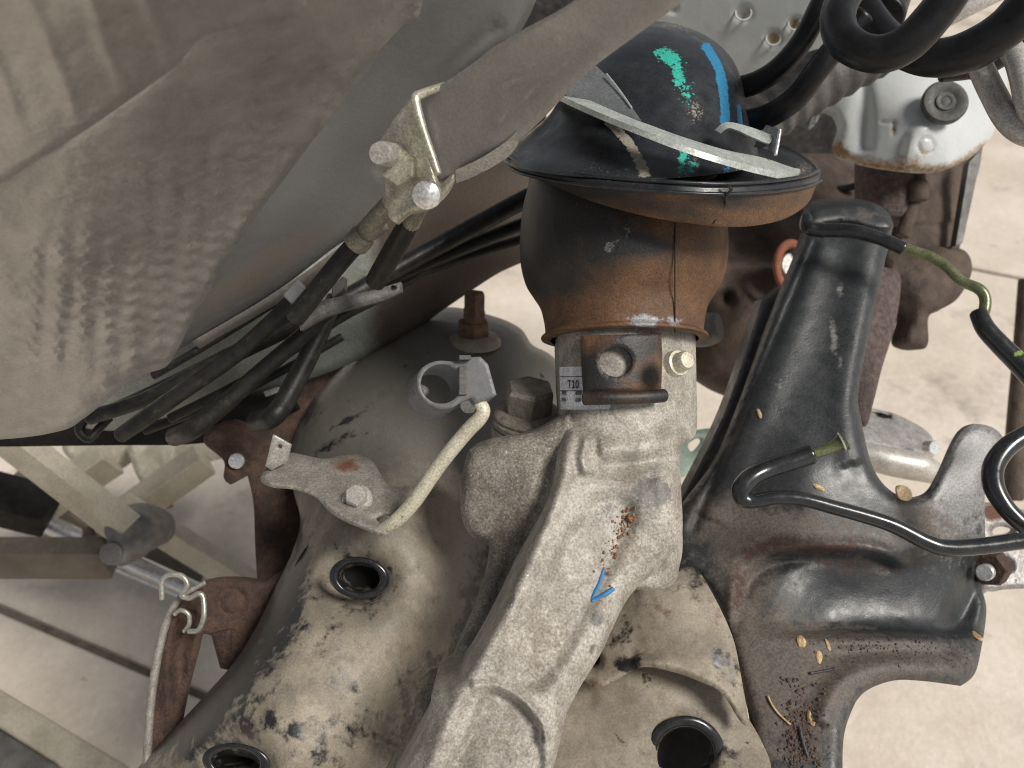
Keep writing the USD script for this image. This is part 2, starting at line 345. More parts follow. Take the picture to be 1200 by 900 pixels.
M['dome'] = mat('black_plastic', (.012, .013, .016), (.02, .022, .025), 60, 8, .30, bump=[(900, .0003, .25)],
    layers=[(None, (.09, .09, .088), 420, 1, .15, .26, .6, 0), (None, (.035, .036, .038), 40, 1, .0, .3, .5, 0), ('b', (.26, .235, .19), 700, 1.5, .55, .75, .8, 0), ('r', (.02, .36, .27), 420, 2.2, .40, .5, .7, 0), ('g', (.012, .17, .33), 420, 1.5, .34, .5, .6, 0)])
M['ring'] = mat('pale_ring_plate', (.36, .385, .355), (.46, .485, .45), 80, 8, .35, .2, layers=[(None, (.20, .17, .13), 350, 1, .22, .3, .7, 0)], bump=[(600, .0003, .3)])
M['ring_tab'] = mat('grey_tab_plate', (.16, .17, .17), (.20, .21, .21), 80, 8, .4, .4)
M['alu'] = mat('dirty_cast_aluminium', (.235, .212, .178), (.355, .328, .285), 60, 10, .55, .05, grain=.30, gs=760, bump=[(260, .0010, .45)], lo=.42, hi=.58,
    layers=[(None, (.15, .125, .10), 800, 1, .10, .16, .8, 0), ('r', (.23, .19, .14), 420, 1.6, .38, .8, .8, 0), ('g', (.12, .11, .10), 420, .7, .40, .6, .5, 0), (None, (.17, .145, .115), 95, 1, .12, .26, .8, 0), (None, (.62, .60, .56), 620, 1, .13, .2, .5, .1)])
M['alu_dark'] = mat('grimy_cast_metal', (.16, .142, .118), (.25, .228, .19), 70, 10, .65, .05, grain=.36, gs=760, bump=[(300, .0010, .5)], lo=.42, hi=.58,
    layers=[(None, (.10, .08, .06), 800, 1, .08, .15, .9, 0), (None, (.50, .47, .42), 760, 1, .12, .18, .6, 0)])
M['bolt'] = mat('grimy_bolt_steel', (.18, .162, .135), (.28, .255, .215), 150, 8, .6, .1, bump=[(900, .0006, .6)], layers=[(None, (.26, .235, .20), 600, 1, .13, .25, .8, 0)])
M['beam'] = mat('dusty_black_subframe', (.20, .17, .13), (.315, .272, .21), 38, 10, .66, grain=.15, gs=800, bump=[(90, .0012, .35)],
    layers=[(None, (.15, .125, .095), 42, 1.2, .05, .26, .8, 0), ('b', (.125, .118, .10), 70, .7, .35, .75, .42, .0), ('r', (.018, .017, .017), 95, 2.4, .40, .72, .38, 0), ('g', (.10, .045, .022), 150, 1.3, .5, .85, .8, 0), (None, (.05, .04, .032), 420, 1, .15, .21, .8, 0), (None, (.42, .38, .31), 460, 1, .17, .25, .8, 0), (None, (.03, .027, .025), 70, 1, .15, .2, .45, 0)])
M['arm'] = mat('black_painted_pressing', (.022, .025, .027), (.034, .037, .039), 50, 9, .40, grain=.3, gs=700, spec=.55, bump=[(800, .0005, .35), (120, .001, .2)],
    layers=[('b', (.20, .195, .19), 230, 1.5, .42, .8, .4, 0), ('r', (.105, .086, .071), 150, 1.7, .36, .86, .7, 0), ('g', (.06, .032, .023), 210, 1.6, .46, .74, .75, 0), (None, (.20, .17, .13), 800, 1, .19, .25, .8, 0), (None, (.008, .007, .007), 520, 1, .15, .22, .6, 0)])
M['lug'] = mat('mottled_grey_steel', (.25, .235, .225), (.37, .355, .345), 160, 9, .45, .3, bump=[(500, .0008, .5)], layers=[(None, (.07, .055, .05), 330, 1, .08, .22, .7, 0), ('g', RUST, 90, .8, .4, .7, .8, 0)])
M['rust'] = mat('brown_rust', (.036, .021, .015), (.078, .043, .028), 110, 10, .8, bump=[(500, .0016, .9)], layers=[(None, (.018, .012, .010), 180, 1, .06, .24, .7, 0), (None, (.15, .09, .055), 240, 1, .14, .34, .8, 0)])
M['rust_far'] = mat('brown_rust_dusty', (.045, .030, .022), (.09, .062, .045), 40, 10, .8, bump=[(250, .002, .7)], layers=[(None, (.045, .03, .024), 60, 1, .1, .3, .7, 0)])
M['rust_red'] = mat('orange_rust', (.22, .075, .04), (.30, .11, .06), 90, 8, .8)
M['rust_purple'] = mat('purple_brown_rust', (.060, .038, .034), (.12, .085, .075), 200, 10, .6, bump=[(350, .0025, 1.0)], layers=[(None, (.25, .20, .17), 400, 1, .17, .3, .6, 0)])
M['white'] = mat('pale_grey_body_paint', (.50, .52, .52), (.55, .565, .56), 12, 6, .34, grain=.06, bump=[(250, .0005, .2)],
    layers=[('r', (.26, .155, .07), 260, 1.5, .42, .95, .8, 0), ('g', (.12, .055, .025), 260, 1.3, .45, .8, .8, 0), (None, (.42, .40, .36), 300, 1, .22, .3, .6, 0)])
M['plug'] = mat('grey_rubber_plug', (.045, .045, .043), (.075, .075, .07), 200, 6, .6)
M['conduit'] = mat('grey_conduit', (.075, .07, .065), (.12, .112, .105), 120, 8, .6, layers=[(None, (.05, .045, .04), 140, 1, .1, .22, .8, 0)])
M['line'] = mat('black_coated_line', (.014, .015, .016), (.024, .025, .026), 100, 6, .24, coat=.3, bump=[(600, .0002, .2)], layers=[(None, (.16, .14, .11), 600, 1, .22, .28, .8, 0), ('r', (.17, .26, .035), 400, 1.2, .45, .6, .6, 0)])
M['olive'] = mat('olive_zinc_line', (.125, .14, .065), (.19, .205, .11), 130, 8, .3, .45, layers=[(None, (.05, .045, .03), 300, 1, .16, .26, .6, 0)])
M['bright'] = mat('bright_bare_metal', (.62, .62, .60), (.74, .74, .72), 200, 6, .3, .6)
M['alupipe'] = mat('dull_aluminium_pipe', (.42, .395, .355), (.54, .51, .47), 80, 8, .42, .35, layers=[(None, (.17, .145, .12), 120, 1, .14, .34, .7, 0)])
M['jack'] = mat('beige_jack_paint', (.33, .295, .225), (.42, .38, .30), 30, 8, .5, bump=[(300, .0006, .3)], layers=[(None, (.20, .165, .12), 26, 1, .16, .36, .7, 0), (None, (.60, .58, .52), 45, 1, .14, .3, .4, 0)])
M['jack_dark'] = mat('brown_jack_paint', (.075, .063, .046), (.11, .094, .072), 30, 8, .6, layers=[(None, (.07, .055, .04), 40, 1, .16, .34, .7, 0)])
M['jack_steel'] = mat('grey_jack_steel', (.09, .085, .08), (.14, .132, .125), 60, 8, .55, .2)
M['chrome'] = mat('screw_rod_steel', (.50, .50, .50), (.60, .60, .60), 60, 6, .28, .8, layers=[(None, (.06, .05, .04), 50, 1, .10, .25, .5, 0)])
M['clip'] = mat('grey_nylon_clip', (.125, .125, .13), (.15, .15, .155), 150, 8, .5, grain=.08, bump=[(900, .0003, .3)], layers=[(None, (.13, .12, .11), 300, 1, .2, .3, .8, 0)])
M['plate'] = mat('dirty_steel_plate', (.20, .18, .155), (.27, .25, .22), 140, 9, .6, .25, bump=[(500, .001, .7)], layers=[(None, (.10, .08, .06), 240, 1, .12, .25, .8, 0), (None, (.36, .33, .28), 330, 1, .15, .28, .6, .2), ('g', RUST, 120, .8, .4, .7, .8, 0)])
M['cream'] = mat('cream_zinc_rod', (.52, .48, .36), (.60, .56, .44), 90, 8, .45, .15, bump=[(700, .0004, .3)], layers=[(None, (.20, .16, .10), 130, 1, .12, .2, .7, 0)])
M['black'] = mat('black_plug_rubber', (.012, .012, .013), (.02, .02, .02), 150, 6, .22, layers=[(None, (.15, .13, .10), 300, 1, .17, .3, .8, 0)])
M['label'] = mat('white_sticker', (.66, .655, .68), (.72, .715, .73), 200, 6, .4, layers=[(None, (.35, .31, .27), 500, 1, .17, .26, .8, 0)])
M['ink'] = mat('black_ink', (.03, .03, .035), (.06, .06, .065), 400, 4, .5)
M['wire'] = mat('galvanised_wire', (.34, .33, .28), (.45, .44, .38), 200, 6, .38, .6)
M['leaf'] = mat('dry_leaf', (.42, .28, .13), (.56, .42, .24), 300, 8, .7, bump=[(800, .0006, .7)])
M['seed'] = mat('tan_seed', (.52, .36, .20), (.62, .47, .28), 300, 8, .7, bump=[(900, .0008, .8)])
M['twig'] = mat('brown_twig', (.13, .085, .05), (.22, .15, .09), 300, 8, .8)
M['dirt'] = mat('dark_dirt', (.05, .035, .03), (.12, .085, .065), 300, 8, .75)
M['crumb'] = mat('rusty_crumb', (.16, .085, .045), (.26, .15, .085), 300, 8, .8)
M['cavity'] = mat('gap_shade_black', (.008, .007, .007), (.016, .014, .013), 80, 6, .7, spec=.2)  # near-black that stands in for shade in gaps, holes and behind hoses

# ================================================================== THE SETTING: floor of concrete slabs
fl = '/World/floor'
UsdGeom.Xform.Define(stage, fl); tag(fl, kind='structure', label='pale dusty concrete slab floor with dark joints far below the parts')
emit('joint_bed', [([(-7, -3, -.012), (7, -3, -.012), (7, 12, -.012), (-7, 12, -.012)], [(0, 1, 2), (0, 2, 3)], False)], M['joint'], fl)
j0, j1 = floor_at(-20.0, 703.0), floor_at(235.0, 812.0)
ex = (j1 - j0); ex[2] = 0; ex /= np.linalg.norm(ex); ey = np.array([-ex[1], ex[0], 0])
def slab(u0, u1, v0, v1, gap=.006):
    w, th = (u1 - u0) / 2 - gap, .05; hh = (v1 - v0) / 2 - gap
    C = j0 + ex * (u0 + u1) / 2 + ey * (v0 + v1) / 2 + np.array([0, 0, -th / 2])
    box3('slab', C, [ex * w, ey * hh, [0, 0, th / 2]], M['concrete'], fl, chamf=.12)
for k in range(-2, 2):
    for q in (-2, -1): slab(k * 2.4 + 1.9, k * 2.4 + 4.3, q * 1.3, q * 1.3 + 1.3)
    for q in range(4): slab(k * 2.4 + .9 + (q % 2) * .9, k * 2.4 + 3.3 + (q % 2) * .9, q * 1.3, q * 1.3 + 1.3)

# ================================================================== THE BODY: heat shield, panels, strap
hs = thing('heat_shield', 'large dull grey-brown embossed metal heat shield with a seam across it, filling the upper left', 'heat shield', P(150, 250, .36))
SD = rbf([(0, 0, .235), (350, 0, .275), (0, 500, .43), (200, 430, .435), (480, 0, .33), (400, 120, .38), (270, 300, .425), (-170, -170, .17), (-170, 520, .40), (120, 250, .335), (480, -170, .26)])
seam = cr([(-170, 318), (0, 212), (100, 150), (200, 80), (215, 65), (240, 40), (290, 29), (335, 20), (350, 12), (358, -8), (362, -60), (365, -170)], 8)
def quilt(x, y, e):
    wx, wy = x + 12 * nz(x, y, 70, 1) + .06 * y, y + 12 * nz(x, y, 60, 2)
    m = ss(50, 150, y - (212 - .62 * x)) * ss(500, 380, y + .15 * x) * np.clip(.75 + 1.0 * nz(x, y, 80, 9), .25, 1.2) * ss(360, 280, x) * ss(-40, 130, x + .2 * (500 - y))
    col = np.cos(2 * np.pi * wx / 30); k_ = np.floor(wx / 30)
    st = 1.7 * col + 2.3 * np.cos(2 * np.pi * (wy + 6 * k_ - .3 * wx) / 16.5) * (.6 + .4 * col)
    cr_ = 30 * nz(x, y, 34, 5) * ss(330, 470, x + .2 * y) * ss(300, 120, y)
    return m * st + cr_ + 7 * nz(x, y, 26, 3) + 16 * nz(x, y, 120, 4) + roll(e, 26, 16) + ridge(x, y, [(455, 20), (405, 95), (340, 190), (265, 300)], 11, 9)
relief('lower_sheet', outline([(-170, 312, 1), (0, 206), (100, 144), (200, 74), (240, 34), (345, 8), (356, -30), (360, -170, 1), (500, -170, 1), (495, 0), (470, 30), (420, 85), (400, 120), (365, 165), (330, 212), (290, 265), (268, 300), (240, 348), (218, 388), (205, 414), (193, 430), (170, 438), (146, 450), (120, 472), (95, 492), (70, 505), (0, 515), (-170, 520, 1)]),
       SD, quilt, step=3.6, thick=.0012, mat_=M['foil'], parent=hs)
def quilt2(x, y, e):
    u = x * .9 - y * .35
    return 6.0 * np.exp(-((np.mod(u + 20 * nz(x, y, 80, 2), 62) - 31) / 9) ** 2) * ss(190, 120, y + .55 * x * .4) + 18 * nz(x, y, 110, 6) + 4 * nz(x, y, 36, 7) + roll(e, 7, 4) + 17
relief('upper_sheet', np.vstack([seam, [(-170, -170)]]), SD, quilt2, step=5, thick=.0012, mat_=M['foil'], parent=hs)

bp = thing('body_panel', 'smooth grey painted body panel curving down behind the heat shield edge', 'body panel', P(420, 180, .5))
BD = rbf([(560, -60, .39), (640, -40, .42), (500, 150, .47), (460, 240, .51), (330, 330, .53), (240, 390, .54), (350, 120, .43), (200, 350, .49), (440, -90, .345)])
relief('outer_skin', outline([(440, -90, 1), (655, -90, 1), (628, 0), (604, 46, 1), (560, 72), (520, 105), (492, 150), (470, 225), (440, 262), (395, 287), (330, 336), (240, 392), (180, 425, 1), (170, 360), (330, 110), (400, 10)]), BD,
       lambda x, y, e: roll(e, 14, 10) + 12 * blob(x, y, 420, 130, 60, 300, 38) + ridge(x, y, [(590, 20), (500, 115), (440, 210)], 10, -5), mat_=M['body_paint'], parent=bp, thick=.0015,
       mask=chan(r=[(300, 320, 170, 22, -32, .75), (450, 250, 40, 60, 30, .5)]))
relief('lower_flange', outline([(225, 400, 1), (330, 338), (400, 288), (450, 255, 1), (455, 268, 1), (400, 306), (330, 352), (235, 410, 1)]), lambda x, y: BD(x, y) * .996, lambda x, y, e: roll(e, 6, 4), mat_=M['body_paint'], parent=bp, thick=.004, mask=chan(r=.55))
dk = thing('inner_brace', 'near-black shade brace in the gap at the top between grey panel and strap', 'infill', P(640, 10, .6))  # sheet coloured near-black so the open gap looks shaded
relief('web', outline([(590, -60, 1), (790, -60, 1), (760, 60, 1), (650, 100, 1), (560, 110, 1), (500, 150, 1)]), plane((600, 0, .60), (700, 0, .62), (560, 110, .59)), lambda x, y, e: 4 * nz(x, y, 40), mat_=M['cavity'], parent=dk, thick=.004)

sp = thing('underbody_sill', 'grey-green painted sill behind the bundle of black pipes', 'sill', P(350, 420, .62))
relief('sill_skin', outline([(85, 470, 1), (240, 380), (330, 325), (420, 265), (520, 175), (640, 120, 1), (640, 296, 1), (600, 312), (575, 325), (520, 362), (470, 398), (400, 430), (330, 455), (250, 480), (190, 496), (130, 512), (85, 500, 1)]),
       rbf([(100, 480, .60), (400, 430, .66), (600, 312, .72), (620, 150, .70), (400, 270, .62), (240, 390, .59)]), lambda x, y, e: roll(e, 22, 14) + 5 * nz(x, y, 60, 3) + ridge(x, y, [(420, 330), (520, 300), (600, 250)], 14, 9), mat_=M['sill_paint'], parent=sp, thick=.004,
       mask=chan(r=lambda x, y: .95 * ss(395, 470, x) + .3 * ss(470, 505, y + .1 * x)))
relief('lower_lip', outline([(-40, 505, 1), (80, 498), (200, 488), (330, 455, 1), (345, 480, 1), (300, 505), (230, 520), (120, 522), (-40, 524, 1)]), plane((0, 510, .60), (300, 500, .64), (200, 480, .62)), None, mat_=M['cavity'], parent=sp, thick=.02)  # near-black strip painting the shadow between heat shield and sill
relief('clip_tab', outline([(309, 459, 1), (326, 453, 1), (328, 459, 1), (311, 465, 1)]), lambda x, y: 0 * x + .615, None, mat_=M['zinc_dull'], parent=sp, step=3, thick=.003)

# ---- grey strap with yellowed end bracket
st = thing('brace_strap', 'thick grey painted metal strap running down from the top centre to a bolted end', 'strap', P(620, 110, .36))
STD = rbf([(790, -10, .29), (690, 40, .325), (610, 100, .355), (530, 160, .385), (500, 120, .39), (820, -60, .27), (640, -60, .30)])
relief('bar', outline([(655, -50, 1), (860, -50, 1), (797, 0), (752, 33), (690, 80), (640, 132), (606, 163), (560, 187), (530, 203), (514, 212, 1), (505, 172), (497, 138), (489, 112, 1), (520, 97), (557, 72), (577, 56), (613, 35), (680, -8)]), STD,
       lambda x, y, e: roll(e, 4, 3) + 2.5 * nz(x, y, 50) + ridge(x, y, [(560, 180), (620, 130), (700, 60), (800, -20)], 16, 3) - 3 * blob(x, y, 592, 92, 16, 12),
       mat_=M['strap'], parent=st, thick=.004, mask=chan(r=[(655, 45, 14, 12, 0, .6), (600, 97, 22, 9, -20, .62), (620, 110, 50, 5, -48, .6), (590, 135, 26, 4, -60, .62), (512, 155, 10, 28, -10, .62), (660, 75, 60, 12, -38, .55)]))
tube('end_lip', [(521, 101, .384), (495, 110, .384), (487, 118, .384), (495, 150, .384), (505, 180, .384), (513, 203, .384)], [5, 5.5, 6, 5.5, 5.5, 5], M['zinc'], st)
ribbon('lower_lip', [(534, 199, .388), (562, 186, .378), (590, 168, .37), (606, 154, .365)], [(534, 208, .392), (564, 195, .382), (594, 177, .374), (608, 160, .369)], FW * .7 - UP * .3, .006, M['zinc_dull'], st)
relief('end_plate', outline([(442, 170, 1), (470, 128), (488, 113), (498, 135), (514, 212), (532, 196, 1), (532, 212), (522, 228), (512, 237), (500, 245), (480, 250), (466, 262, 1), (456, 254), (452, 228), (450, 205)]), plane((450, 180, .405), (500, 240, .40), (520, 200, .395)),
       lambda x, y, e: roll(e, 7, 6) + 3 * nz(x, y, 20), mat_=M['zinc'], parent=st, thick=.004, step=3)
lathe('stud', P(462, 182, .40), P(447, 180, .385) - P(462, 182, .40), [(1e-5, 0)] + [(.0056 - .0005 * (k % 2), .0004 + k * .0011) for k in range(16)] + [(.0048, .0185), (1e-5, .0187)], M['zinc_dull'], st, smooth=50)
lathe('nut', P(474, 198, .402), P(462, 193, .39) - P(474, 198, .402), hexprof(.0088, .009), M['zinc'], st, sides=6, n=60, smooth=25)
lathe('pin_head', P(503, 226, .402), P(498, 230, .388) - P(503, 226, .402), [(1e-5, 0), (.0055, 0), (.0055, .006), (.0068, .007), (.0064, .011), (.003, .0128), (1e-5, .013)], M['bright'], st, smooth=50)
box3('lower_tab', P(556, 170, .40), [(P(575, 155, .40) - P(540, 185, .40)) / 2, UP * .005, FW * .006], M['zinc_dull'], st, .2)
lathe('lower_nut', P(548, 188, .405), P(540, 199, .405) - P(548, 188, .405), hexprof(.0062, .0075), M['plate'], st, sides=6, n=60, smooth=25)

# ---- bundle of pipes under the body
PG = 'pipes under the body'
def pipe(label, pts, r, m='pipe', caps=(1, 1), mask=None, cat='pipe', name='underbody_pipe', group=PG, n=18):
    p = np.asarray(pts, float); t = thing(name, label, cat, P(*p[len(p) // 2]), group)
    tube('tube', pts, r, M[m], t, caps=caps, mask=mask, n=n)
    return t
a = pipe('thick black pipe with an olive metal sleeve at its top, ending at the grey clip', [(424, 278, .455), (400, 305, .46), (370, 342, .465), (346, 372, .47)], [11.5, 11.5, 11.5, 12])
tube('metal_sleeve', [(455, 240, .438), (440, 258, .447), (421, 282, .455)], [11, 12, 14], M['sleeve'], a)
tube('hose_crimp', [(424, 278, .452), (418, 285, .454)], [15.5, 15.5], M['sleeve'], a, straight=True)
pipe('thin black line hugging the lower edge of the grey panel, highest of the bundle', [(430, 285, .54), (380, 318, .545), (310, 362, .55), (240, 405, .552), (180, 440, .55)], 5)
pipe('thin black line crossing under the clip bracket toward the sill', [(520, 300, .60), (450, 345, .59), (400, 372, .585), (340, 412, .58), (280, 450, .575), (200, 490, .57)], 6)
pipe('second thin black line in the bundle, lying on the sill edge', [(400, 395, .605), (330, 435, .60), (260, 470, .595), (170, 505, .59)], 5)
a = pipe('short black pipe hanging straight below the yellowed strap bracket', [(480, 262, .452), (462, 292, .47), (440, 330, .485)], [13, 13, 12])
tube('hose_crimp', [(494, 240, .442), (487, 252, .446), (480, 263, .452)], [9.5, 10, 12], M['sleeve'], a)
pipe('long black pipe running down left from behind the rubber boot, uppermost of three', [(640, 222, .60), (610, 236, .60), (545, 271, .59), (470, 312, .575), (390, 358, .56), (300, 402, .55), (240, 432, .545), (170, 468, .54), (105, 489, .54)], [11, 11, 11, 11, 11, 11, 10, 9, 9])
pipe('thin black pipe, middle of the three behind the rubber boot', [(640, 253, .615), (605, 266, .61), (540, 292, .60), (470, 322, .585), (420, 345, .58)], 8)
pipe('thin black pipe, lowest of the three behind the rubber boot', [(640, 272, .63), (605, 283, .625), (530, 306, .61), (460, 330, .60), (410, 350, .59)], 6)
pipe('black pipe going down left below the clip and ending under the heat shield', [(345, 350, .50), (318, 378, .505), (270, 420, .51), (215, 458, .515), (170, 490, .52), (142, 510, .525)], [10, 10, 10, 10, 10, 9])
pipe('black pipe with a rounded end hanging lowest over the beige jack', [(395, 352, .525), (360, 388, .53), (310, 432, .53), (262, 474, .53), (225, 503, .53), (205, 512, .55)], [9, 9.5, 10, 11, 12, 11])
pipe('black pipe with a blunt end dropping steeply above the dusty beam', [(392, 350, .56), (375, 390, .555), (350, 440, .55), (330, 476, .545), (316, 490, .545), (300, 494, .57)], [10, 11, 12, 12.5, 13, 12])
pipe('slim black pipe bending into a small loop at the far left end of the bundle', [(310, 395, .575), (235, 432, .57), (160, 468, .56), (118, 486, .555), (98, 492, .55), (94, 505, .55), (104, 514, .55), (115, 503, .553), (128, 490, .556)], [8, 8, 8, 8, 7, 6, 5, 5, 5])
c = thing('pipe_clip', 'grey plastic pipe clip with a small square tab holding the black pipes', 'clip', P(400, 355, .49))
relief('bracket', outline([(350, 376, 1), (380, 352), (420, 344), (455, 335), (470, 330, 1), (471, 342, 1), (450, 352), (410, 362), (380, 372), (352, 388, 1)]), plane((350, 380, .495), (470, 335, .53), (400, 345, .51)), lambda x, y, e: roll(e, 4, 3), holes=[ell(461, 337, 4, 3)], mat_=M['conduit'], parent=c, thick=.006, step=3)
box3('square_tab', P(347, 343, .478), [(P(358, 333, .478) - P(341, 352, .478)) / 2, (P(354, 350, .478) - P(342, 338, .478)) / 2, FW * .004], M['clip'], c, .2)
box3('rib', P(398, 338, .515), [(P(410, 333, .515) - P(396, 345, .515)) / 2, UP * .004, FW * .006], M['jack_steel'], c, .2)

# ================================================================== THE SUBFRAME
sf = thing('front_subframe', 'pressed-steel subframe, dusty tan beam at left and tall black upright at right', 'subframe', P(600, 700, .5))
LB = rbf([(550, 366, .70), (615, 395, .69), (480, 400, .665), (400, 440, .645), (500, 520, .575), (420, 620, .51), (420, 690, .49), (600, 650, .56), (340, 640, .54), (300, 780, .475), (300, 890, .44), (190, 890, .49), (500, 890, .49), (400, 800, .465), (640, 520, .66)])
def lb_h(x, y, e):
    hole = sum(k * blob(x, y, a_, b_, 40, 28, 20, 1.5) for a_, b_, k in ((420, 678, -7), (277, 893, -9)))
    wl = sum(-1.6 * np.exp(-((np.hypot((x - a_) / 13, (y - b_) / 9) - 1) / .25) ** 2) for a_, b_ in ((432, 505), (455, 465), (505, 470), (480, 420), (415, 545), (548, 437)))
    return roll(e, 62, 62) + hole + wl + ridge(x, y, [(500, 470), (470, 540), (480, 600)], 40, 7) + ridge(x, y, [(590, 560), (570, 660), (530, 770), (470, 900)], 48, -44) + 3 * nz(x, y, 70) + 1.2 * nz(x, y, 14, 3) + 7 * blob(x, y, 555, 400, 60, 36)
blackr = [(235, 845, 80, 40, -42, 1.1), (322, 720, 34, 100, 22, 1.1), (275, 790, 34, 70, 35, 1.1), (350, 870, 60, 40, 20, .6), (500, 830, 50, 80, 35, .7), (560, 720, 36, 110, 18, .75), (200, 860, 40, 22, -45, 1.0), (250, 820, 45, 20, -50, .9), (325, 690, 22, 45, 20, .9), (300, 750, 20, 45, 25, .95), (345, 640, 20, 40, 20, .8), (355, 860, 24, 18, 30, .72), (330, 800, 22, 16, 20, .62), (395, 800, 30, 18, 20, .6), (418, 680, 48, 34, 10, .85), (280, 890, 50, 26, 0, .9), (360, 480, 24, 16, -30, .85), (390, 520, 34, 7, -30, .72), (410, 490, 26, 6, -30, .7), (300, 850, 40, 20, -30, .7), (390, 740, 40, 12, -40, .5), (480, 800, 40, 60, 40, .5), (560, 690, 40, 100, 15, .55), (420, 850, 50, 35, 0, .55)]
LBP = relief('left_beam', outline([(455, 392), (490, 368), (530, 360), (580, 371), (610, 385), (624, 404), (650, 420), (690, 470), (690, 560), (640, 640), (590, 740), (540, 860), (520, 930, 1), (140, 930, 1), (168, 892), (200, 858), (240, 815), (275, 775), (300, 735), (322, 690), (343, 645), (352, 610), (345, 580), (338, 545), (345, 510), (365, 470), (400, 432)]),
       LB, lb_h, holes=[ell(424, 680, 24, 17, .1), ell(279, 898, 26, 12, .1)], step=4.2, thick=.035, mat_=M['beam'], parent=sf,
       mask=chan(r=blackr, g=[(440, 410, 60, 14, -25, .5), (520, 395, 14, 10, 0, .62), (270, 850, 30, 20, 0, .45), (390, 780, 30, 30, 0, .45), (395, 430, 60, 16, -30, .7)],
                 b=lambda x, y: np.maximum(np.maximum(ss(660, 500, y + .10 * (x - 450)) * .95, .36 + .9 * nz(x, y, 90, 11)), .9 * blob(x, y, 560, 660, 60, 170, 16))))  # b: grey upper end and grime; long blob paints shade beside the housing
def rim(name, cx_, cy_, rx, ry, d, rot, w, mat_, parent, up=3, cav=True):
    """pressed collar round a hole plus the dark liner below it"""
    prof = [(1.30, 0), (1.22, .7), (1.10, 1.0), (1.0, .8), (.93, .2), (.90, -1.2), (.88, -5.0)]
    V = np.stack([P(*ell(cx_, cy_, rx * a_, ry * a_, rot, 48).T, d - up * b_ * d / F) for a_, b_ in prof])
    return loft_rings(name, V, mat_, parent, flip=False)
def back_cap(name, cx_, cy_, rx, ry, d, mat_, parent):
    relief(name, ell(cx_, cy_, rx, ry), lambda x, y: 0 * x + d, None, mat_=mat_, parent=parent, thick=.003)  # near-black disc, the dark of the hole put into its colour
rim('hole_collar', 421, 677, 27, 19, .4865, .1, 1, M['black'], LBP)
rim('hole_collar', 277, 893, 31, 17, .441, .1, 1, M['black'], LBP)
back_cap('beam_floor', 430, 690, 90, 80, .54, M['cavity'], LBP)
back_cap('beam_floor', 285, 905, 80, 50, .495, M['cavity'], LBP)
# rusty stud, nut and washer on the top end
ax = P(555, 330, .672) - P(554, 400, .690)
lathe('washer', P(554, 403, .683), ax, [(1e-5, 0), (.0225, 0), (.0225, .003), (.019, .007), (.013, .008), (1e-5, .0085)], M['beam'], LBP, smooth=50)
M['rust_stud'] = mat('brown_rusty_stud', (.105, .055, .032), (.19, .11, .068), 150, 9, .8, bump=[(500, .0014, .8)], layers=[(None, (.045, .028, .02), 220, 1, .1, .25, .7, 0)])
lathe('nut', P(554.5, 398, .682), ax, hexprof(.0135, .0155), M['rust_stud'], LBP, sides=6, n=60, smooth=25)
lathe('stud', P(555.5, 382, .676), ax, [(1e-5, 0)] + [(.0096 - .0006 * (k % 2), .0003 + k * .0012) for k in range(12)] + [(.0088, .0148), (.0088, .026), (.0075, .0275), (1e-5, .028)], M['rust_stud'], LBP, sides=6, n=48, smooth=40)

# centre plates between the two beams
CP = rbf([(690, 790, .485), (760, 700, .50), (860, 760, .475), (880, 850, .465), (800, 880, .455), (660, 900, .455), (900, 900, .45), (820, 650, .52), (700, 700, .52)])
UGP = relief('upper_gusset', outline([(640, 700, 1), (740, 640, 1), (800, 640, 1), (832, 690), (858, 745), (868, 790), (879, 853, 1), (868, 846), (845, 812), (818, 798), (790, 788), (752, 782), (720, 798), (700, 806), (684, 798, 1), (660, 830, 1)]), CP,
       lambda x, y, e: roll(e, 8, 5) + 5 * nz(x, y, 50) + 1.5 * nz(x, y, 12, 3) + ridge(x, y, [(745, 780), (785, 778), (835, 800), (868, 838)], 12, 12, .05) - 8 * blob(x, y, 697, 774, 22, 18) + 10 * blob(x, y, 790, 690, 70, 40), holes=[ell(695, 774, 9, 10)], mat_=M['beam'], parent=sf, thick=.0035,
       mask=chan(r=[(735, 778, 22, 12, 0, .9), (800, 640, 90, 50, 0, 1.0), (720, 740, 40, 20, 0, .55), (850, 780, 20, 50, -20, .6)], g=[(700, 800, 40, 10, 0, .75), (770, 715, 60, 26, 20, .6), (840, 720, 30, 50, -20, .5), (695, 775, 20, 20, 0, .6)], b=[(810, 660, 60, 40, 0, .6)]), step=3.6)
def lp_h(x, y, e): return roll(e, 12, 9) + 4 * nz(x, y, 60) + 1.3 * nz(x, y, 14, 3) - 7 * blob(x, y, 803, 882, 52, 46, 0, 1.6) + ridge(x, y, [(690, 815), (740, 800), (800, 825), (850, 860)], 14, 4)
LPP = relief('lower_plate', outline([(640, 760, 1), (700, 772), (760, 762), (822, 778), (852, 800), (882, 850), (893, 870), (903, 895), (905, 930, 1), (600, 930, 1)]), lambda x, y: CP(x, y) * 1.036, lp_h,
       holes=[ell(804, 886, 34, 34)], mat_=M['beam'], parent=sf, thick=.012, mask=chan(r=[(803, 882, 52, 46, 0, .78), (870, 905, 20, 20, 0, .5)], g=[(660, 860, 30, 40, 0, .4)]), step=3.6)
rim('hole_collar', 803, 884, 36, 35, .477, 0, 1, M['black'], LPP, up=4)
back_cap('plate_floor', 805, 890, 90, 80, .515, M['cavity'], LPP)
back_cap('plate_floor', 697, 776, 30, 22, .505, M['cavity'], UGP)

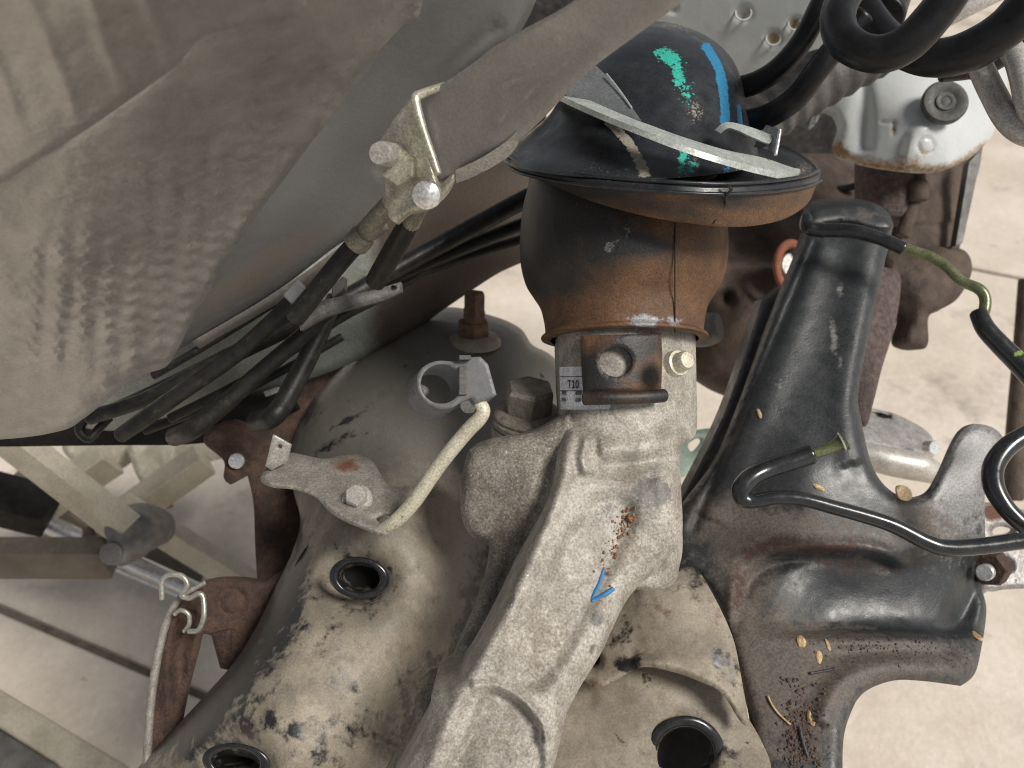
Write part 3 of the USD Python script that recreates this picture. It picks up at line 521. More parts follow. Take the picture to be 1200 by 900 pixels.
# tall black upright on the right
AD = rbf([(1112, 560, .560), (1150, 580, .561), (990, 240, .64), (1000, 300, .62), (985, 420, .585), (940, 560, .55), (850, 600, .565), (1100, 600, .555), (1160, 660, .56), (900, 740, .515), (1080, 790, .50), (1140, 780, .52), (930, 900, .47), (1150, 505, .57), (880, 900, .475), (1000, 700, .53)])
pocket = outline([(872, 660), (930, 648), (1050, 656), (1140, 640), (1152, 660), (1146, 700), (1125, 738), (1080, 746), (960, 740), (890, 736), (868, 700)])
def arm_h(x, y, e):
    h = roll(e, 15, 14) * (1 - .7 * ss(1080, 1110, x) * ss(640, 590, y))
    h = h + ridge(x, y, [(1022, 270), (1000, 400), (990, 480), (1005, 545)], 20, 7, .05) + ridge(x, y, [(965, 275), (930, 390), (880, 510), (830, 610)], 20, 5, .04)
    h = h - 5 * np.exp(-((dline(x, y, [(955, 285), (905, 405), (850, 530), (812, 620)])[0]) / 5) ** 2)
    h = h + ridge(x, y, [(852, 740), (862, 685), (890, 655), (940, 641), (1010, 640), (1050, 655), (1062, 668)], 9, 7) - ridge(x, y, [(862, 745), (874, 692), (900, 666), (945, 653), (1010, 652), (1048, 668)], 7, 5)
    box = ss(640, 742, y) * 30 * ss(862, 915, x) * ss(748, 738, y)
    right = ss(0, 34, x - np.interp(y, [636, 668, 700, 745], [1122, 1118, 1108, 1086])) * ss(628, 660, y)
    h = h - box * ss(900, 980, x) - 16 * inside(x, y, pocket, 12) - 20 * right * ss(770, 735, y)
    h = h + ridge(x, y, [(930, 752), (1060, 745), (1150, 748)], 12, 7, .35) - ridge(x, y, [(930, 770), (1060, 763), (1150, 768)], 8, 6, .35) + ridge(x, y, [(960, 850), (985, 800), (1040, 778), (1130, 785)], 13, 8, .05)
    return h + 3 * nz(x, y, 60) + 1.0 * nz(x, y, 9, 5) * ss(600, 700, y) - 14 * blob(x, y, 1000, 262, 60, 5, 4) + 8 * blob(x, y, 1000, 246, 40, 14)
rusty = lambda x, y: np.clip(.62 * blob(x, y, 870, 690, 40, 90, 10) + .7 * blob(x, y, 960, 620, 150, 26, 6) + .95 * blob(x, y, 930, 800, 90, 130, 8) + .85 * blob(x, y, 1060, 775, 130, 34) + .62 * blob(x, y, 1085, 600, 60, 34, 40) + .5 * blob(x, y, 830, 610, 50, 60) - .5 * blob(x, y, 1030, 705, 110, 26), 0, .9)
relief('upright', outline([(944, 246), (952, 236), (975, 233), (1010, 234), (1036, 244), (1046, 262), (1042, 285), (1032, 330), (1017, 400), (1006, 460), (1009, 490), (1020, 540), (1036, 568), (1060, 583), (1085, 580), (1100, 560), (1118, 520), (1130, 503), (1146, 497), (1165, 502), (1176, 516), (1168, 540), (1156, 562), (1154, 600), (1155, 650), (1150, 690, 1), (1156, 715), (1150, 760), (1142, 790), (1126, 804, 1), (1080, 798), (1045, 798), (1012, 812), (996, 838), (988, 872), (988, 930, 1), (870, 930, 1), (882, 860), (866, 790), (840, 710), (812, 672), (795, 690), (780, 690, 1), (790, 610), (800, 592), (838, 540), (868, 470), (900, 380), (930, 305), (944, 270)]), AD, arm_h, step=3.6, thick=.005, mat_=M['arm'], parent=sf,
       mask=chan(r=rusty, g=[(900, 640, 60, 14, -20, .8), (865, 690, 18, 70, 10, .7), (960, 640, 120, 14, 2, .75), (1010, 670, 90, 14, 4, .6), (990, 660, 90, 12, 5, .62), (940, 860, 30, 60, 0, .75), (1060, 620, 60, 20, 20, .5), (1080, 780, 100, 30, 0, .4)],
                 b=[(1140, 545, 50, 90, 20, 1, .95), (1125, 590, 50, 50, 0, 1, .8), (985, 340, 9, 14, 0, .62), (977, 395, 7, 32, -8, .8), (985, 425, 6, 12, 0, .6), (915, 450, 8, 18, 40, .6), (1140, 520, 26, 30, 0, .55), (1110, 560, 40, 60, 30, .58)]))
relief('top_cap', outline([(946, 262), (948, 246), (958, 238), (990, 234), (1025, 238), (1043, 254), (1046, 268), (1030, 272), (990, 262), (955, 266)]), lambda x, y: AD(x, y) * .985, lambda x, y, e: roll(e, 12, 10), mat_=M['arm'], parent=sf, thick=.015, step=3, mask=chan(r=[(1010, 250, 40, 10, 0, .5)]))
relief('side_wall', outline([(930, 330, 1), (948, 268, 1), (956, 285, 1), (905, 405), (850, 530), (815, 610, 1), (796, 590, 1), (850, 480), (893, 350, 1)]), lambda x, y: AD(x, y) * 1.03, lambda x, y, e: roll(e, 8, 6), mat_=M['arm'], parent=sf, thick=.02, mask=chan(r=.35))
relief('rear_stiffener', outline([(1020, 318), (1040, 314), (1054, 322), (1055, 345), (1048, 385), (1034, 430), (1024, 470), (1014, 500), (1000, 480), (1000, 400)]), plane((1030, 320, .66), (1010, 480, .62), (1055, 330, .665)), lambda x, y, e: roll(e, 14, 12) + 3 * nz(x, y, 10), mat_=M['rust_purple'], parent=sf, thick=.02, step=3)

lg = thing('side_lug', 'mottled grey steel lug with slots and a rusty nut at the right edge', 'lug', P(1170, 640, .6))
relief('plate', outline([(1100, 585, 1), (1130, 592), (1165, 590), (1210, 600, 1), (1240, 600, 1), (1240, 690, 1), (1190, 690), (1166, 693), (1150, 700), (1120, 760), (1090, 740, 1)]), plane((1110, 600, .60), (1210, 600, .61), (1160, 690, .59)), lambda x, y, e: roll(e, 6, 5) + 2 * nz(x, y, 20), holes=[outline([(1163, 622), (1172, 617), (1188, 621), (1184, 626), (1168, 628)]), outline([(1178, 655), (1183, 656), (1187, 666), (1181, 668)])], mat_=M['lug'], parent=lg, thick=.005, step=3, mask=chan(g=[(1165, 600, 30, 14, 0, .8), (1140, 690, 30, 10, 0, .6)]))
ax = P(1146, 672, .545) - P(1162, 664, .57)
lathe('nut', P(1166, 664, .585), ax, hexprof(.0118, .018, .15), M['rust'], lg, sides=6, n=60, smooth=25)
lathe('bolt_tip', P(1156, 670, .566), ax, cylprof(.0055, .005), M['bright'], lg)

sb = thing('side_bracket', 'rusty brown bracket with a folded leg, left of the dusty beam', 'bracket', P(260, 740, .55))
relief('back_wall', outline([(240, 505, 1), (400, 425, 1), (430, 450, 1), (360, 620), (335, 700), (318, 720, 1), (302, 690, 1), (299, 640), (297, 590), (290, 557, 1), (270, 568, 1), (262, 560), (262, 540), (240, 520)]), plane((250, 510, .62), (400, 440, .69), (310, 680, .585)), lambda x, y, e: roll(e, 7, 5) + 5 * nz(x, y, 26), mat_=M['rust'], parent=sb, thick=.006)
lathe('spot_hole', P(278, 540, .612), -FW, cylprof(.0055, .003), M['bright'], sb)
leg = outline([(190, 735), (205, 706), (225, 688), (250, 679), (280, 678), (310, 682, 1), (345, 660, 1), (330, 740), (300, 792, 1), (270, 786, 1), (258, 768), (249, 745, 1), (236, 744), (230, 765), (222, 795), (214, 830), (209, 858, 1), (168, 900, 1), (168, 870), (176, 810)])
relief('leg', leg, plane((200, 720, .545), (300, 700, .56), (190, 880, .525)), lambda x, y, e: roll(e, 5, 4) - ridge(x, y, [(215, 840), (212, 770), (225, 715)], 9, 8, .05) + ridge(x, y, [(196, 840), (197, 760), (205, 722), (224, 700)], 6, 5, .05) + 5 * nz(x, y, 24) - 4 * np.exp(-((np.hypot(x - 272, y - 706) - 15) / 4) ** 2), mat_=M['rust'], parent=sb, thick=.006, step=3)
tube('folded_edge', [(172, 895, .522), (178, 812, .53), (192, 738, .54), (210, 702, .542), (240, 683, .545)], [5, 5, 5, 4, 3], M['plate'], sb)
relief('rust_tongue', outline([(247, 742, 1), (270, 738, 1), (271, 786, 1), (258, 783, 1)]), lambda x, y: 0 * x + .546, lambda x, y, e: roll(e, 4, 3), mat_=M['rust_red'] if False else M['rust'], parent=sb, thick=.003, step=3)
wh = thing('wire_hook', 'bent galvanised wire hook curling over the rusty bracket', 'wire hook', P(215, 710, .53))
tube('wire', [(190, 702, .53), (190, 682, .53), (198, 674, .53), (213, 675, .53), (220, 686, .53), (213, 697, .532), (222, 701, .532), (232, 696, .53), (238, 700, .53), (239, 722, .528), (233, 738, .528), (222, 740, .53)], 3.2, M['wire'], wh, n=12)
tube('inner_loop', [(205, 720, .534), (212, 715, .532), (221, 720, .532), (222, 731, .533), (216, 740, .535)], 2.6, M['wire'], wh, n=12)

# ================================================================== STEERING GEAR HOUSING
hg = thing('steering_gear_housing', 'dirty pale cast aluminium steering gear housing running diagonally through the centre', 'gear housing', P(690, 650, .43))
BO = rbf([(560, 560, .475), (640, 500, .47), (600, 640, .475), (640, 600, .46), (560, 760, .455), (500, 890, .43), (680, 560, .46)])
relief('mounting_boss', outline([(545, 540), (552, 526), (575, 516, 1), (620, 508), (648, 494), (668, 480, 1), (700, 560, 1), (640, 720, 1), (560, 905, 1), (440, 930, 1), (470, 880), (486, 845), (486, 818), (500, 800, 1), (520, 792), (540, 752), (556, 715), (567, 680), (574, 640, 1), (552, 628), (541, 605), (540, 570)]), BO,
       lambda x, y, e: roll(e, 16, 14) + 2 * nz(x, y, 12) + ridge(x, y, [(655, 520), (625, 610), (590, 690), (550, 760)], 10, -12) + 10 * ss(655, 600, y) + ridge(x, y, [(612, 625), (596, 690), (562, 755)], 6, 5), step=3.6, thick=.022, mat_=M['alu_dark'], parent=hg)
HD = rbf([(735, 400, .475), (735, 500, .472), (700, 560, .46), (770, 600, .46), (680, 650, .445), (640, 740, .425), (590, 830, .41), (560, 900, .40), (650, 880, .405), (540, 900, .402), (730, 690, .445)])
tubeax = [(735, 380), (735, 470), (728, 540), (700, 620), (650, 730), (590, 840), (545, 935)]
Lax = cr(tubeax, 14)
def hg_h(x, y, e):
    neck = np.sqrt(np.maximum(84 ** 2 - (x - 735) ** 2, 0)) - 60
    low = roll(e, 30, 26) + 20
    w = ss(480, 545, y)
    h = neck * (1 - w) + low * w
    h = h + ridge(x, y, [(668, 500), (658, 560), (628, 640), (592, 720), (560, 775), (532, 830), (490, 930)], 12, 13, .03)      # left rib
    h = h + ridge(x, y, [(688, 512), (683, 535), (687, 556)], 6, 13) + ridge(x, y, [(700, 528), (740, 524), (800, 516)], 14, 7, .1) - ridge(x, y, [(700, 545), (750, 543), (800, 535)], 9, 7, .1)
    h = h + ridge(x, y, [(770, 545), (795, 600), (770, 650), (735, 690), (700, 770)], 16, 5, .1)
    h = h - 14 * inside(x, y, outline([(572, 812), (600, 818), (622, 838), (634, 862), (625, 930), (520, 930), (545, 865)]), 5) + ridge(x, y, [(550, 806), (580, 803), (612, 820), (634, 846), (642, 872)], 6, 7, .05)
    h = h - 8 * inside(x, y, outline([(690, 590), (745, 600), (700, 700), (640, 800), (600, 790), (625, 720)]), 9)
    h = h + 9 * blob(x, y, 768, 580, 36, 44, 0, 2) + 5 * blob(x, y, 636, 866, 5, 9) - ridge(x, y, [(556, 800), (530, 800), (520, 812)], 5, 6)
    return h + 1.6 * nz(x, y, 10) + 4 * nz(x, y, 45, 2)
CAP_ = relief('casting', outline([(654, 388, 1), (680, 382), (735, 380), (790, 381), (815, 386, 1), (816, 440), (817, 495), (813, 512), (800, 522), (797, 535), (798, 570), (800, 620), (795, 642, 1), (770, 668), (745, 690), (728, 715), (705, 764), (680, 805), (663, 840), (654, 880), (640, 930, 1), (455, 930, 1), (480, 885), (500, 845), (506, 812, 1), (528, 800), (545, 790), (575, 738), (606, 672), (632, 615), (648, 570), (655, 520), (658, 490), (656, 450)]), HD, hg_h, step=3.2, thick=.045, mat_=M['alu'], parent=hg,
       mask=chan(r=[(735, 640, 26, 70, 18, .62), (640, 750, 60, 80, 25, .58), (600, 740, 20, 60, 20, .5), (740, 560, 50, 30, 0, .5), (590, 870, 50, 40, 0, .5), (690, 530, 30, 30, 0, .45)], g=[(765, 577, 30, 25, 0, .85), (700, 725, 10, 14, 20, .8), (694, 760, 6, 16, 20, .6), (600, 705, 5, 14, 20, .7), (712, 600, 18, 26, 10, .55), (745, 610, 14, 30, 20, .5), (668, 510, 12, 20, 0, .52), (637, 866, 4, 9, 0, .8)],
                 b=lambda x, y: np.zeros(np.shape(x))))
relief('side_boss', outline([(735, 640, 1), (770, 600, 1), (798, 590, 1), (800, 640), (796, 665), (792, 680), (778, 690), (758, 693), (742, 691), (730, 700, 1), (722, 690, 1)]), lambda x, y: HD(x, y) + .004, lambda x, y, e: roll(e, 14, 14) + 2 * nz(x, y, 9) + 12 * blob(x, y, 785, 640, 16, 40) , step=3, thick=.04, mat_=M['alu'], parent=hg, mask=0)
def on_h(x, y): # depth on the casting surface well inside its outline
    x, y = np.asarray(x, float), np.asarray(y, float)
    return HD(x, y) * (1 - hg_h(x, y, np.full(np.shape(x), 60.0)) / F)
for i, seg in enumerate(([(707, 668), (704, 680), (699, 692), (694, 702)], [(694, 705), (701, 701), (710, 696), (718, 690)])):
    q = cr(np.array(seg, float), 4); tube('paint_mark', [(u, v, float(on_h([u], [v])[0]) + .0008) for u, v in q], [3.3 + .25 * math.sin(.9 * k_ + i) for k_ in range(len(q))], None or usdkit.material(stage, f'/World/Looks/blue_paint_pen_{i}', {'p': ('principled_bsdf', {'base_color': (.035, .17, .36), 'roughness': .6})}, surface='p.BSDF'), CAP_, n=12)
# plug bolt on the neck
ax = P(806, 421, .44) - P(795, 425, .456)
lathe('plug', P(790, 427, .447), P(808, 421, .437) - P(790, 427, .447), [(1e-5, 0), (.0072, 0), (.0066, .004), (.0052, .0045), (.005, .0088), (.0042, .0105), (1e-5, .011)], M['cream'], CAP_, smooth=40)
# sticker wrapped on the neck
def neck_d(x, y): return HD(x, y) * (1 - (np.sqrt(np.maximum(84 ** 2 - (x - 735) ** 2, 0)) - 60) / F) - .0007
lab = thing('part_label', 'white printed sticker reading T10 on the housing neck beside the rubber tab', 'sticker', P(670, 450, .46))
PAP = relief('paper', outline([(655.5, 430, 1), (700, 429, 1), (700, 440, 1), (716, 476, 1), (714, 479, 1), (690, 480, 1), (657, 480, 1)]), neck_d, None, step=2.5, thick=.0006, mat_=M['label'], parent=lab)
def text_on(name, s, x, y, hpx, D, mat_, parent, th=.0004, squash=1.0):
    m = meshkit.text_mesh(s, hpx, .3, bold=True); V = np.array(m.vertices)
    X, Y = x + V[:, 0] * squash, y - V[:, 1]
    d = D(X, Y) - .0003 - V[:, 2] / .3 * th
    emit(name, [(P(X, Y, d), m.faces, False)], mat_, parent)
text_on('lettering', 'T10', 665, 455, 9.5, neck_d, M['ink'], PAP, squash=.52)
for q, (s, x_, y_) in enumerate((('45510', 674, 462.5), ('42180', 674, 470.5), ('7072', 657.5, 462.5), ('797s', 657.5, 470.5))): text_on('lettering', s, x_, y_, 4, neck_d, M['ink'], PAP, squash=.42)
for y_ in (441, 457.5): relief('rule_line', outline([(656, y_, 1), (694, y_, 1), (694, y_ + .8, 1), (656, y_ + .8, 1)]), lambda x, y: neck_d(x, y) - .0003, None, step=1.2, thick=.0002, mat_=M['ink'], parent=PAP)

# mounting bolt beside the boss
fb = thing('mounting_bolt', 'grimy flanged hex bolt in a bush left of the printed sticker', 'bolt', P(622, 470, .53))
ax = UP * .88 - FW * .46 + RT * .06; ax /= np.linalg.norm(ax)
b0 = P(617, 512, .535)
lathe('bush', b0, ax, [(1e-5, -.01), (.0225, -.01), (.0225, .009), (.0205, .0105), (1e-5, .0105)], M['alu_dark'], fb, smooth=40)
lathe('washer', b0 + ax * .0105, ax, [(1e-5, 0), (.0220, 0), (.0220, .003), (.0208, .0042), (.0212, .006), (.0200, .0078), (.0160, .0098), (1e-5, .0098)], M['bolt'], fb, smooth=40)
lathe('hex_head', b0 + ax * .0185, ax, [(1e-5, 0), (.0155, 0), (.0155, .015), (.0138, .0174), (.0118, .0168), (1e-5, .0164)], M['bolt'], fb, sides=6, n=60, smooth=25)

# ================================================================== RUBBER BOOT AND COVER
bt = thing('steering_boot', 'brown dusted rubber steering boot with black plastic dome cover and pale ring on top', 'boot', P(760, 300, .5))
axd = UP * .995 + FW * .10; axd /= np.linalg.norm(axd)
BX, BDP = 731, .503
base = P(BX, 399, BDP)
prof = [(86, 0), (95, .5), (97, 2.5), (96, 5), (93, 7), (92, 12), (94, 26), (98, 40), (106, 53), (114, 66), (119, 82), (121.5, 100), (121.5, 125), (120, 145), (117, 165), (112, 185), (108, 215)]
prof = cr(np.array(prof, float), 6)
s_ = BDP / F
def seamf(a, zz):
    return np.zeros((len(zz), len(a)))
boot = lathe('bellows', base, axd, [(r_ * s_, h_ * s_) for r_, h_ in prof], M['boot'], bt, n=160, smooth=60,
    mask=chan(r=lambda x, y: np.clip(.95 * ss(330, 220, y) * ss(830, 690, x) + .8 * blob(x, y, 630, 290, 34, 70) + .62 * blob(x, y, 705, 300, 60, 34, -12) + .55 * blob(x, y, 760, 288, 40, 12, 4) + .5 * blob(x, y, 660, 330, 40, 20), 0, 1.0),  # r: black patches plus painted shade under the flange and at left
              g=[(755, 376, 26, 11, 0, .95), (790, 376, 12, 9, 0, .8), (718, 288, 42, 22, -15, .50), (740, 268, 26, 14, 0, .45)]))  # g: grey patches; the upper ones are a highlight painted into the colour
def seam_pt(y_, x_=791):
    d = BDP
    for _ in range(30):
        Y, X = -(y_ - 450) / F * d, (x_ - 600) / F * d
        hgt = (Y + (399 - 450) / F * BDP) / s_; r_ = np.interp(hgt, np.maximum.accumulate(prof[:, 1]), prof[:, 0]) * s_
        d = BDP + hgt * s_ * .10 - math.sqrt(max(r_ ** 2 - (X - (BX - 600) / F * BDP) ** 2, 1e-9))
    return (x_, y_, d - .0002)
tube('mould_seam', [seam_pt(q) for q in np.linspace(390, 262, 26)], .9, M['black'], bt, n=8, dens=3)
TB = lambda x, y: neck_d(x, y) - .006
relief('tab', outline([(681, 393, 1), (775, 391, 1), (776, 420), (775, 457, 1), (684, 461, 1), (682, 430)]), TB, lambda x, y, e: roll(e, 3, 2), holes=[ell(722, 424, 19.5, 17.5)], step=3, thick=.004, mat_=M['boot'], parent=bt,
    mask=chan(r=[(700, 440, 34, 34, 0, 1.2), (745, 405, 40, 26, 0, 1.15), (745, 440, 34, 14, 10, .75), (765, 420, 10, 30, 0, .7), (720, 455, 40, 8, 0, .6)], g=[(750, 405, 34, 20, 0, .40)]))
tube('tab_bead', [(686, 467, float(TB(690., 467.)) - .003), (710, 466.5, float(TB(710., 466.)) - .004), (735, 466, float(TB(735., 466.)) - .004), (760, 465, float(TB(760., 465.)) - .004), (777, 463.5, float(TB(775., 464.)) - .003)], 8, M['boot'], bt, mask=chan(r=.75))
# flange and dome lofted from closed loops
def loop(pts, n=120): 
    c = cr(np.array(pts, float), 14, True)
    L = np.concatenate([[0], np.cumsum(np.linalg.norm(np.diff(c[:, :2], axis=0), axis=1))]); t = np.linspace(0, L[-1], n, endpoint=False)
    return P(*[np.interp(t, L, c[:, k]) for k in range(3)])
R1 = [(584, 181, .50), (610, 197, .47), (660, 208, .44), (720, 215, .42), (790, 220, .412), (850, 222, .415), (905, 219, .43), (945, 213, .455), (962, 206, .485), (950, 190, .52), (915, 172, .55), (850, 158, .58), (780, 148, .6), (700, 146, .59), (630, 155, .56), (595, 167, .53)]
def off(R, dx, dy, k=1.0, kc=(770, 190, .5)):
    return [(kc[0] + (x_ - kc[0]) * k + dx, kc[1] + (y_ - kc[1]) * k + dy, kc[2] + (d_ - kc[2]) * k) for x_, y_, d_ in R]
R0 = [(612, 201, .505), (638, 213, .475), (688, 234, .45), (750, 252, .432), (810, 262, .425), (865, 266, .43), (912, 259, .445), (942, 243, .468), (951, 226, .50), (930, 206, .53), (890, 192, .56), (840, 182, .58), (780, 178, .585), (700, 177, .57), (640, 180, .55), (617, 190, .525)]
fl_rings = [loop(off(R0, 0, 3, .90)), loop(off(R0, 0, 1, .97)), loop(R0), loop([tuple(.35 * b_ + .65 * a_ for a_, b_ in zip(p, q)) for p, q in zip(R0, R1)]), loop([tuple(.75 * b_ + .25 * a_ for a_, b_ in zip(p, q)) for p, q in zip(R0, R1)]), loop(off(R1, 0, 4, .985)), loop(off(R1, 0, 3, 1.0)), loop(off(R1, 0, -2, 1.0)), loop(off(R1, 0, -4, .98)), loop(off(R1, 0, -2, .965)), loop(off(R1, 0, -3, .93)), loop(off(R1, 0, -4, .88)), loop(off(R1, 0, 4, .80)), loop(off(R1, 0, 9, .62)), loop(off(R1, 0, 9, .3))]
sub = lambda R: np.array([R[i] + (R[i + 1] - R[i]) * t for i in range(len(R) - 1) for t in (0, .25, .5, .75)] + [R[-1]])
loft_rings('flange', sub(np.stack(fl_rings[:7])), M['boot'], bt, mask=chan(r=[(680, 215, 110, 26, 12, 1.0), (760, 240, 130, 14, 10, .7), (860, 236, 60, 14, 0, .9), (620, 200, 60, 20, 10, 1.0), (930, 232, 30, 12, 0, .45), (810, 224, 140, 5, 2, .9)], g=0.0))
loft_rings('rim', sub(np.stack(fl_rings[6:])), M['dome'], bt, mask=chan(b=[(940, 200, 30, 20, 0, .62), (680, 205, 120, 10, 10, .45)]))
def D_(cx_, cy_, a_, bv, d0, bd, lift=0):
    t = np.linspace(0, 2 * np.pi, 120, endpoint=False)
    return P(cx_ + (a_ + np.where(np.cos(t) < 0, lift, 0)) * np.cos(t), cy_ + bv * np.sin(t), d0 - bd * np.sin(t))
dm = [D_(752, 188, 138, 22, .50, .078, 22), D_(756, 176, 132, 24, .50, .074, 26), D_(764, 158, 118, 25, .50, .066, 26), D_(769, 138, 107, 24, .50, .058, 20), D_(772, 116, 101, 22, .502, .053, 14), D_(774, 92, 94, 20, .504, .049), D_(774, 72, 85, 17, .506, .044), D_(773, 55, 71, 13, .508, .036), D_(772, 42, 53, 9, .51, .027), D_(771, 33, 33, 6, .511, .017), D_(771, 28, 14, 3, .512, .007)]
mk_g = [(785, 68, 17, 9, 35, .95), (795, 88, 8, 18, -12, .85), (805, 110, 9, 14, 0, .5), (800, 188, 5, 22, 5, .8), (812, 195, 6, 10, 0, .6), (770, 62, 6, 5, 0, .7)]
def blue(x, y):
    return np.maximum.reduce([1.0 * np.exp(-(dline(x, y, [(828, 55), (842, 80), (848, 110), (850, 145)])[0] / 5.5) ** 4), .8 * np.exp(-(dline(x, y, [(866, 125), (868, 150)])[0] / 3) ** 4), .5 * np.exp(-(dline(x, y, [(852, 185), (853, 212)])[0] / 5) ** 2), .5 * np.exp(-(dline(x, y, [(878, 190), (885, 210)])[0] / 5) ** 2)])
dm = cr(np.stack(dm).reshape(len(dm), -1), 6).reshape(-1, 120, 3)
loft_rings('dome', dm, M['dome'], bt, cap=True, mask=chan(r=mk_g, g=blue, b=lambda x, y: np.clip(.62 * blob(x, y, 815, 130, 16, 26) + .6 * blob(x, y, 790, 30, 60, 10, 10) + .42 * blob(x, y, 700, 200, 70, 22, 12) + .5 * blob(x, y, 760, 60, 60, 30) * 0 + .60 * blob(x, y, 870, 200, 16, 20) + .55 * blob(x, y, 815, 190, 12, 16) + 1.35 * np.exp(-(dline(x, y, [(712, 142), (735, 165), (750, 190), (756, 203)])[0] / 5.5) ** 4), 0, 1.35)))
for k_, (dy_, r_) in enumerate(((-6, 2.6), (5.5, 2.2))):
    q = cr(np.array(off(R1, 0, dy_, .985 if dy_ < 0 else 1.0), float)[:9], 6); q[:, 2] -= .0006
    tube('lip_bead', q, r_, M['dome'], bt, n=10, dens=2, mask=0)
# pale ring plate round the dome with its tabs
out_ = [(640, 60, .57), (618, 80, .53), (630, 97, .50), (660, 113, .46), (700, 131, .43), (750, 151, .413), (800, 170, .408), (850, 186, .412), (895, 198, .43), (930, 205, .455), (938, 199, .48)]
in_ = [(670, 52, .56), (650, 72, .53), (660, 92, .49), (700, 114, .458), (745, 134, .441), (775, 145, .434), (805, 155, .432), (850, 168, .436), (893, 175, .455), (925, 189, .47), (936, 197, .482)]
in_ = [tuple(.42 * b_ + .58 * a_ for a_, b_ in zip(p, q)) for p, q in zip(in_, out_)]
ribbon('ring_plate', out_, in_, -UP, .0032, M['ring'], bt)
relief('ring_tab', outline([(648, 106, 1), (690, 78), (703, 81, 1), (712, 90, 1), (738, 122, 1), (752, 142, 1), (700, 126, 1)]), plane((660, 105, .464), (705, 82, .472), (740, 128, .442)), lambda x, y, e: roll(e, 3, 2), step=3, thick=.0012, mat_=M['ring_tab'], parent=bt)
tube('tab_edge', [(711, 87, .464), (726, 106, .453), (740, 126, .442)], 1.3, M['bright'], bt, n=8)
ribbon('ring_clip', [(838, 152, .44), (852, 143, .44), (880, 149, .443), (903, 158, .45), (906, 162, .45)], [(845, 156, .434), (856, 150, .434), (880, 160, .437), (897, 167, .443), (902, 168, .444)], FW, .002, M['ring'], bt)
relief('ring_clip', outline([(884, 171, 1), (898, 146, 1), (914, 152, 1), (909, 180, 1), (900, 176, 1)]), plane((884, 171, .452), (900, 146, .452), (910, 178, .446)), None, step=3, thick=.0015, mat_=M['ring_tab'], parent=bt)
tube('clip_edge', [(914, 152, .444), (912, 165, .444), (909, 181, .443)], 2.2, M['bright'], bt, n=8)
tube('rim_split', [(852, 217, .4105), (857, 222, .4105), (851, 229, .414), (850, 240, .420), (842, 252, .4235), (836, 262, .4245)], [1.8, 2, 1.4, 1.2, 1.2, .8], M['black'], bt, n=8)

# ================================================================== HOSE BRACKET WITH CLIP
hb = thing('hose_bracket', 'dirty steel hose bracket with cream bent rod holding an open grey plastic clip', 'bracket', P(430, 580, .49))
PD = plane((320, 555, .50), (450, 560, .505), (450, 620, .47))
relief('plate', outline([(305, 562), (312, 549, 1), (336, 532), (352, 533), (378, 538), (400, 534), (420, 533), (436, 541), (445, 556), (454, 568), (468, 572, 1), (480, 570), (484, 580), (474, 598), (462, 616), (455, 626), (444, 627), (425, 620), (402, 610), (384, 598), (370, 583), (345, 574), (318, 571)]), PD,
       lambda x, y, e: roll(e, 6, 6) + 2 * nz(x, y, 14) + 5 * blob(x, y, 420, 582, 26, 22) + ridge(x, y, [(310, 566), (350, 572), (380, 588), (400, 604), (445, 622)], 5, 4, .05) + 4 * blob(x, y, 405, 548, 22, 12), holes=[outline([(440, 609), (450, 604), (457, 606), (447, 613)])], step=2.8, thick=.003, mat_=M['plate'], parent=hb,
       mask=chan(g=[(405, 545, 26, 12, 0, .75), (360, 560, 20, 10, 0, .4)]))
relief('upright_tab', outline([(311, 546, 1), (320, 509, 1), (341, 521, 1), (336, 541, 1), (318, 551, 1)]), plane((311, 546, .497), (320, 509, .487), (341, 521, .492)), lambda x, y, e: roll(e, 3, 2) + 2 * nz(x, y, 10), holes=[ell(328, 523, 3, 2.5)], step=2.5, thick=.0025, mat_=M['zinc_dull'], parent=hb)
axp = -FW * .85 + UP * .5
lathe('bolt', P(419, 586, .486), axp, [(1e-5, 0), (.0088, 0), (.0085, .0016), (.0062, .0018), (1e-5, .002)], M['zinc_dull'], hb, smooth=30)
lathe('bolt_head', P(419, 585, .486) + axp * .0014, axp, hexprof(.0066, .0055, .2), M['zinc_dull'], hb, sides=6, n=60, smooth=25)
tube('rod', [(445, 621, .474), (462, 612, .47), (485, 588, .466), (515, 545, .46), (545, 508, .455), (562, 490, .452), (566, 480, .451), (560, 473, .452), (552, 471, .453)], [6, 8.5, 9, 9, 9, 9, 8.5, 8, 6], M['cream'], hb, mask=0)
CD = plane((540, 420, .448), (580, 462, .446), (500, 450, .447))
body = outline([(534, 424, 1), (541, 419, 1), (563, 418, 1), (572, 427, 1), (582, 463, 1), (557, 473, 1), (552, 466, 1), (541, 471), (529, 478), (514, 479), (500, 472), (490, 458), (489, 442), (496, 430), (512, 423)])
relief('pipe_clip', body, CD, lambda x, y, e: roll(e, 2.5, 2), holes=[ell(517, 450, 24, 23)], step=2.2, thick=.013, mat_=M['clip'], parent=hb, back=FW * .8 - RT * .5 - UP * .42)
box3('clip_latch', P(543, 446, .4485), [RT * .0022, UP * .0075, FW * .004], M['jack_steel'], hb, .2)
relief('clip_catch', outline([(484, 455), (490, 450), (500, 455), (499, 464), (490, 466), (484, 462)]), lambda x, y: CD(x, y) + .004, lambda x, y, e: roll(e, 3, 3), step=2, thick=.008, mat_=M['jack_steel'], parent=hb)
relief('clip_foot', outline([(540, 468, 1), (556, 470, 1), (556, 482), (546, 484), (540, 478)]), lambda x, y: CD(x, y) + .003, None, step=2, thick=.008, mat_=M['jack_steel'], parent=hb)
box3('clip_pin', P(545, 419, .446), [RT * .003, UP * .0012, FW * .003], M['jack_steel'], hb, .2)

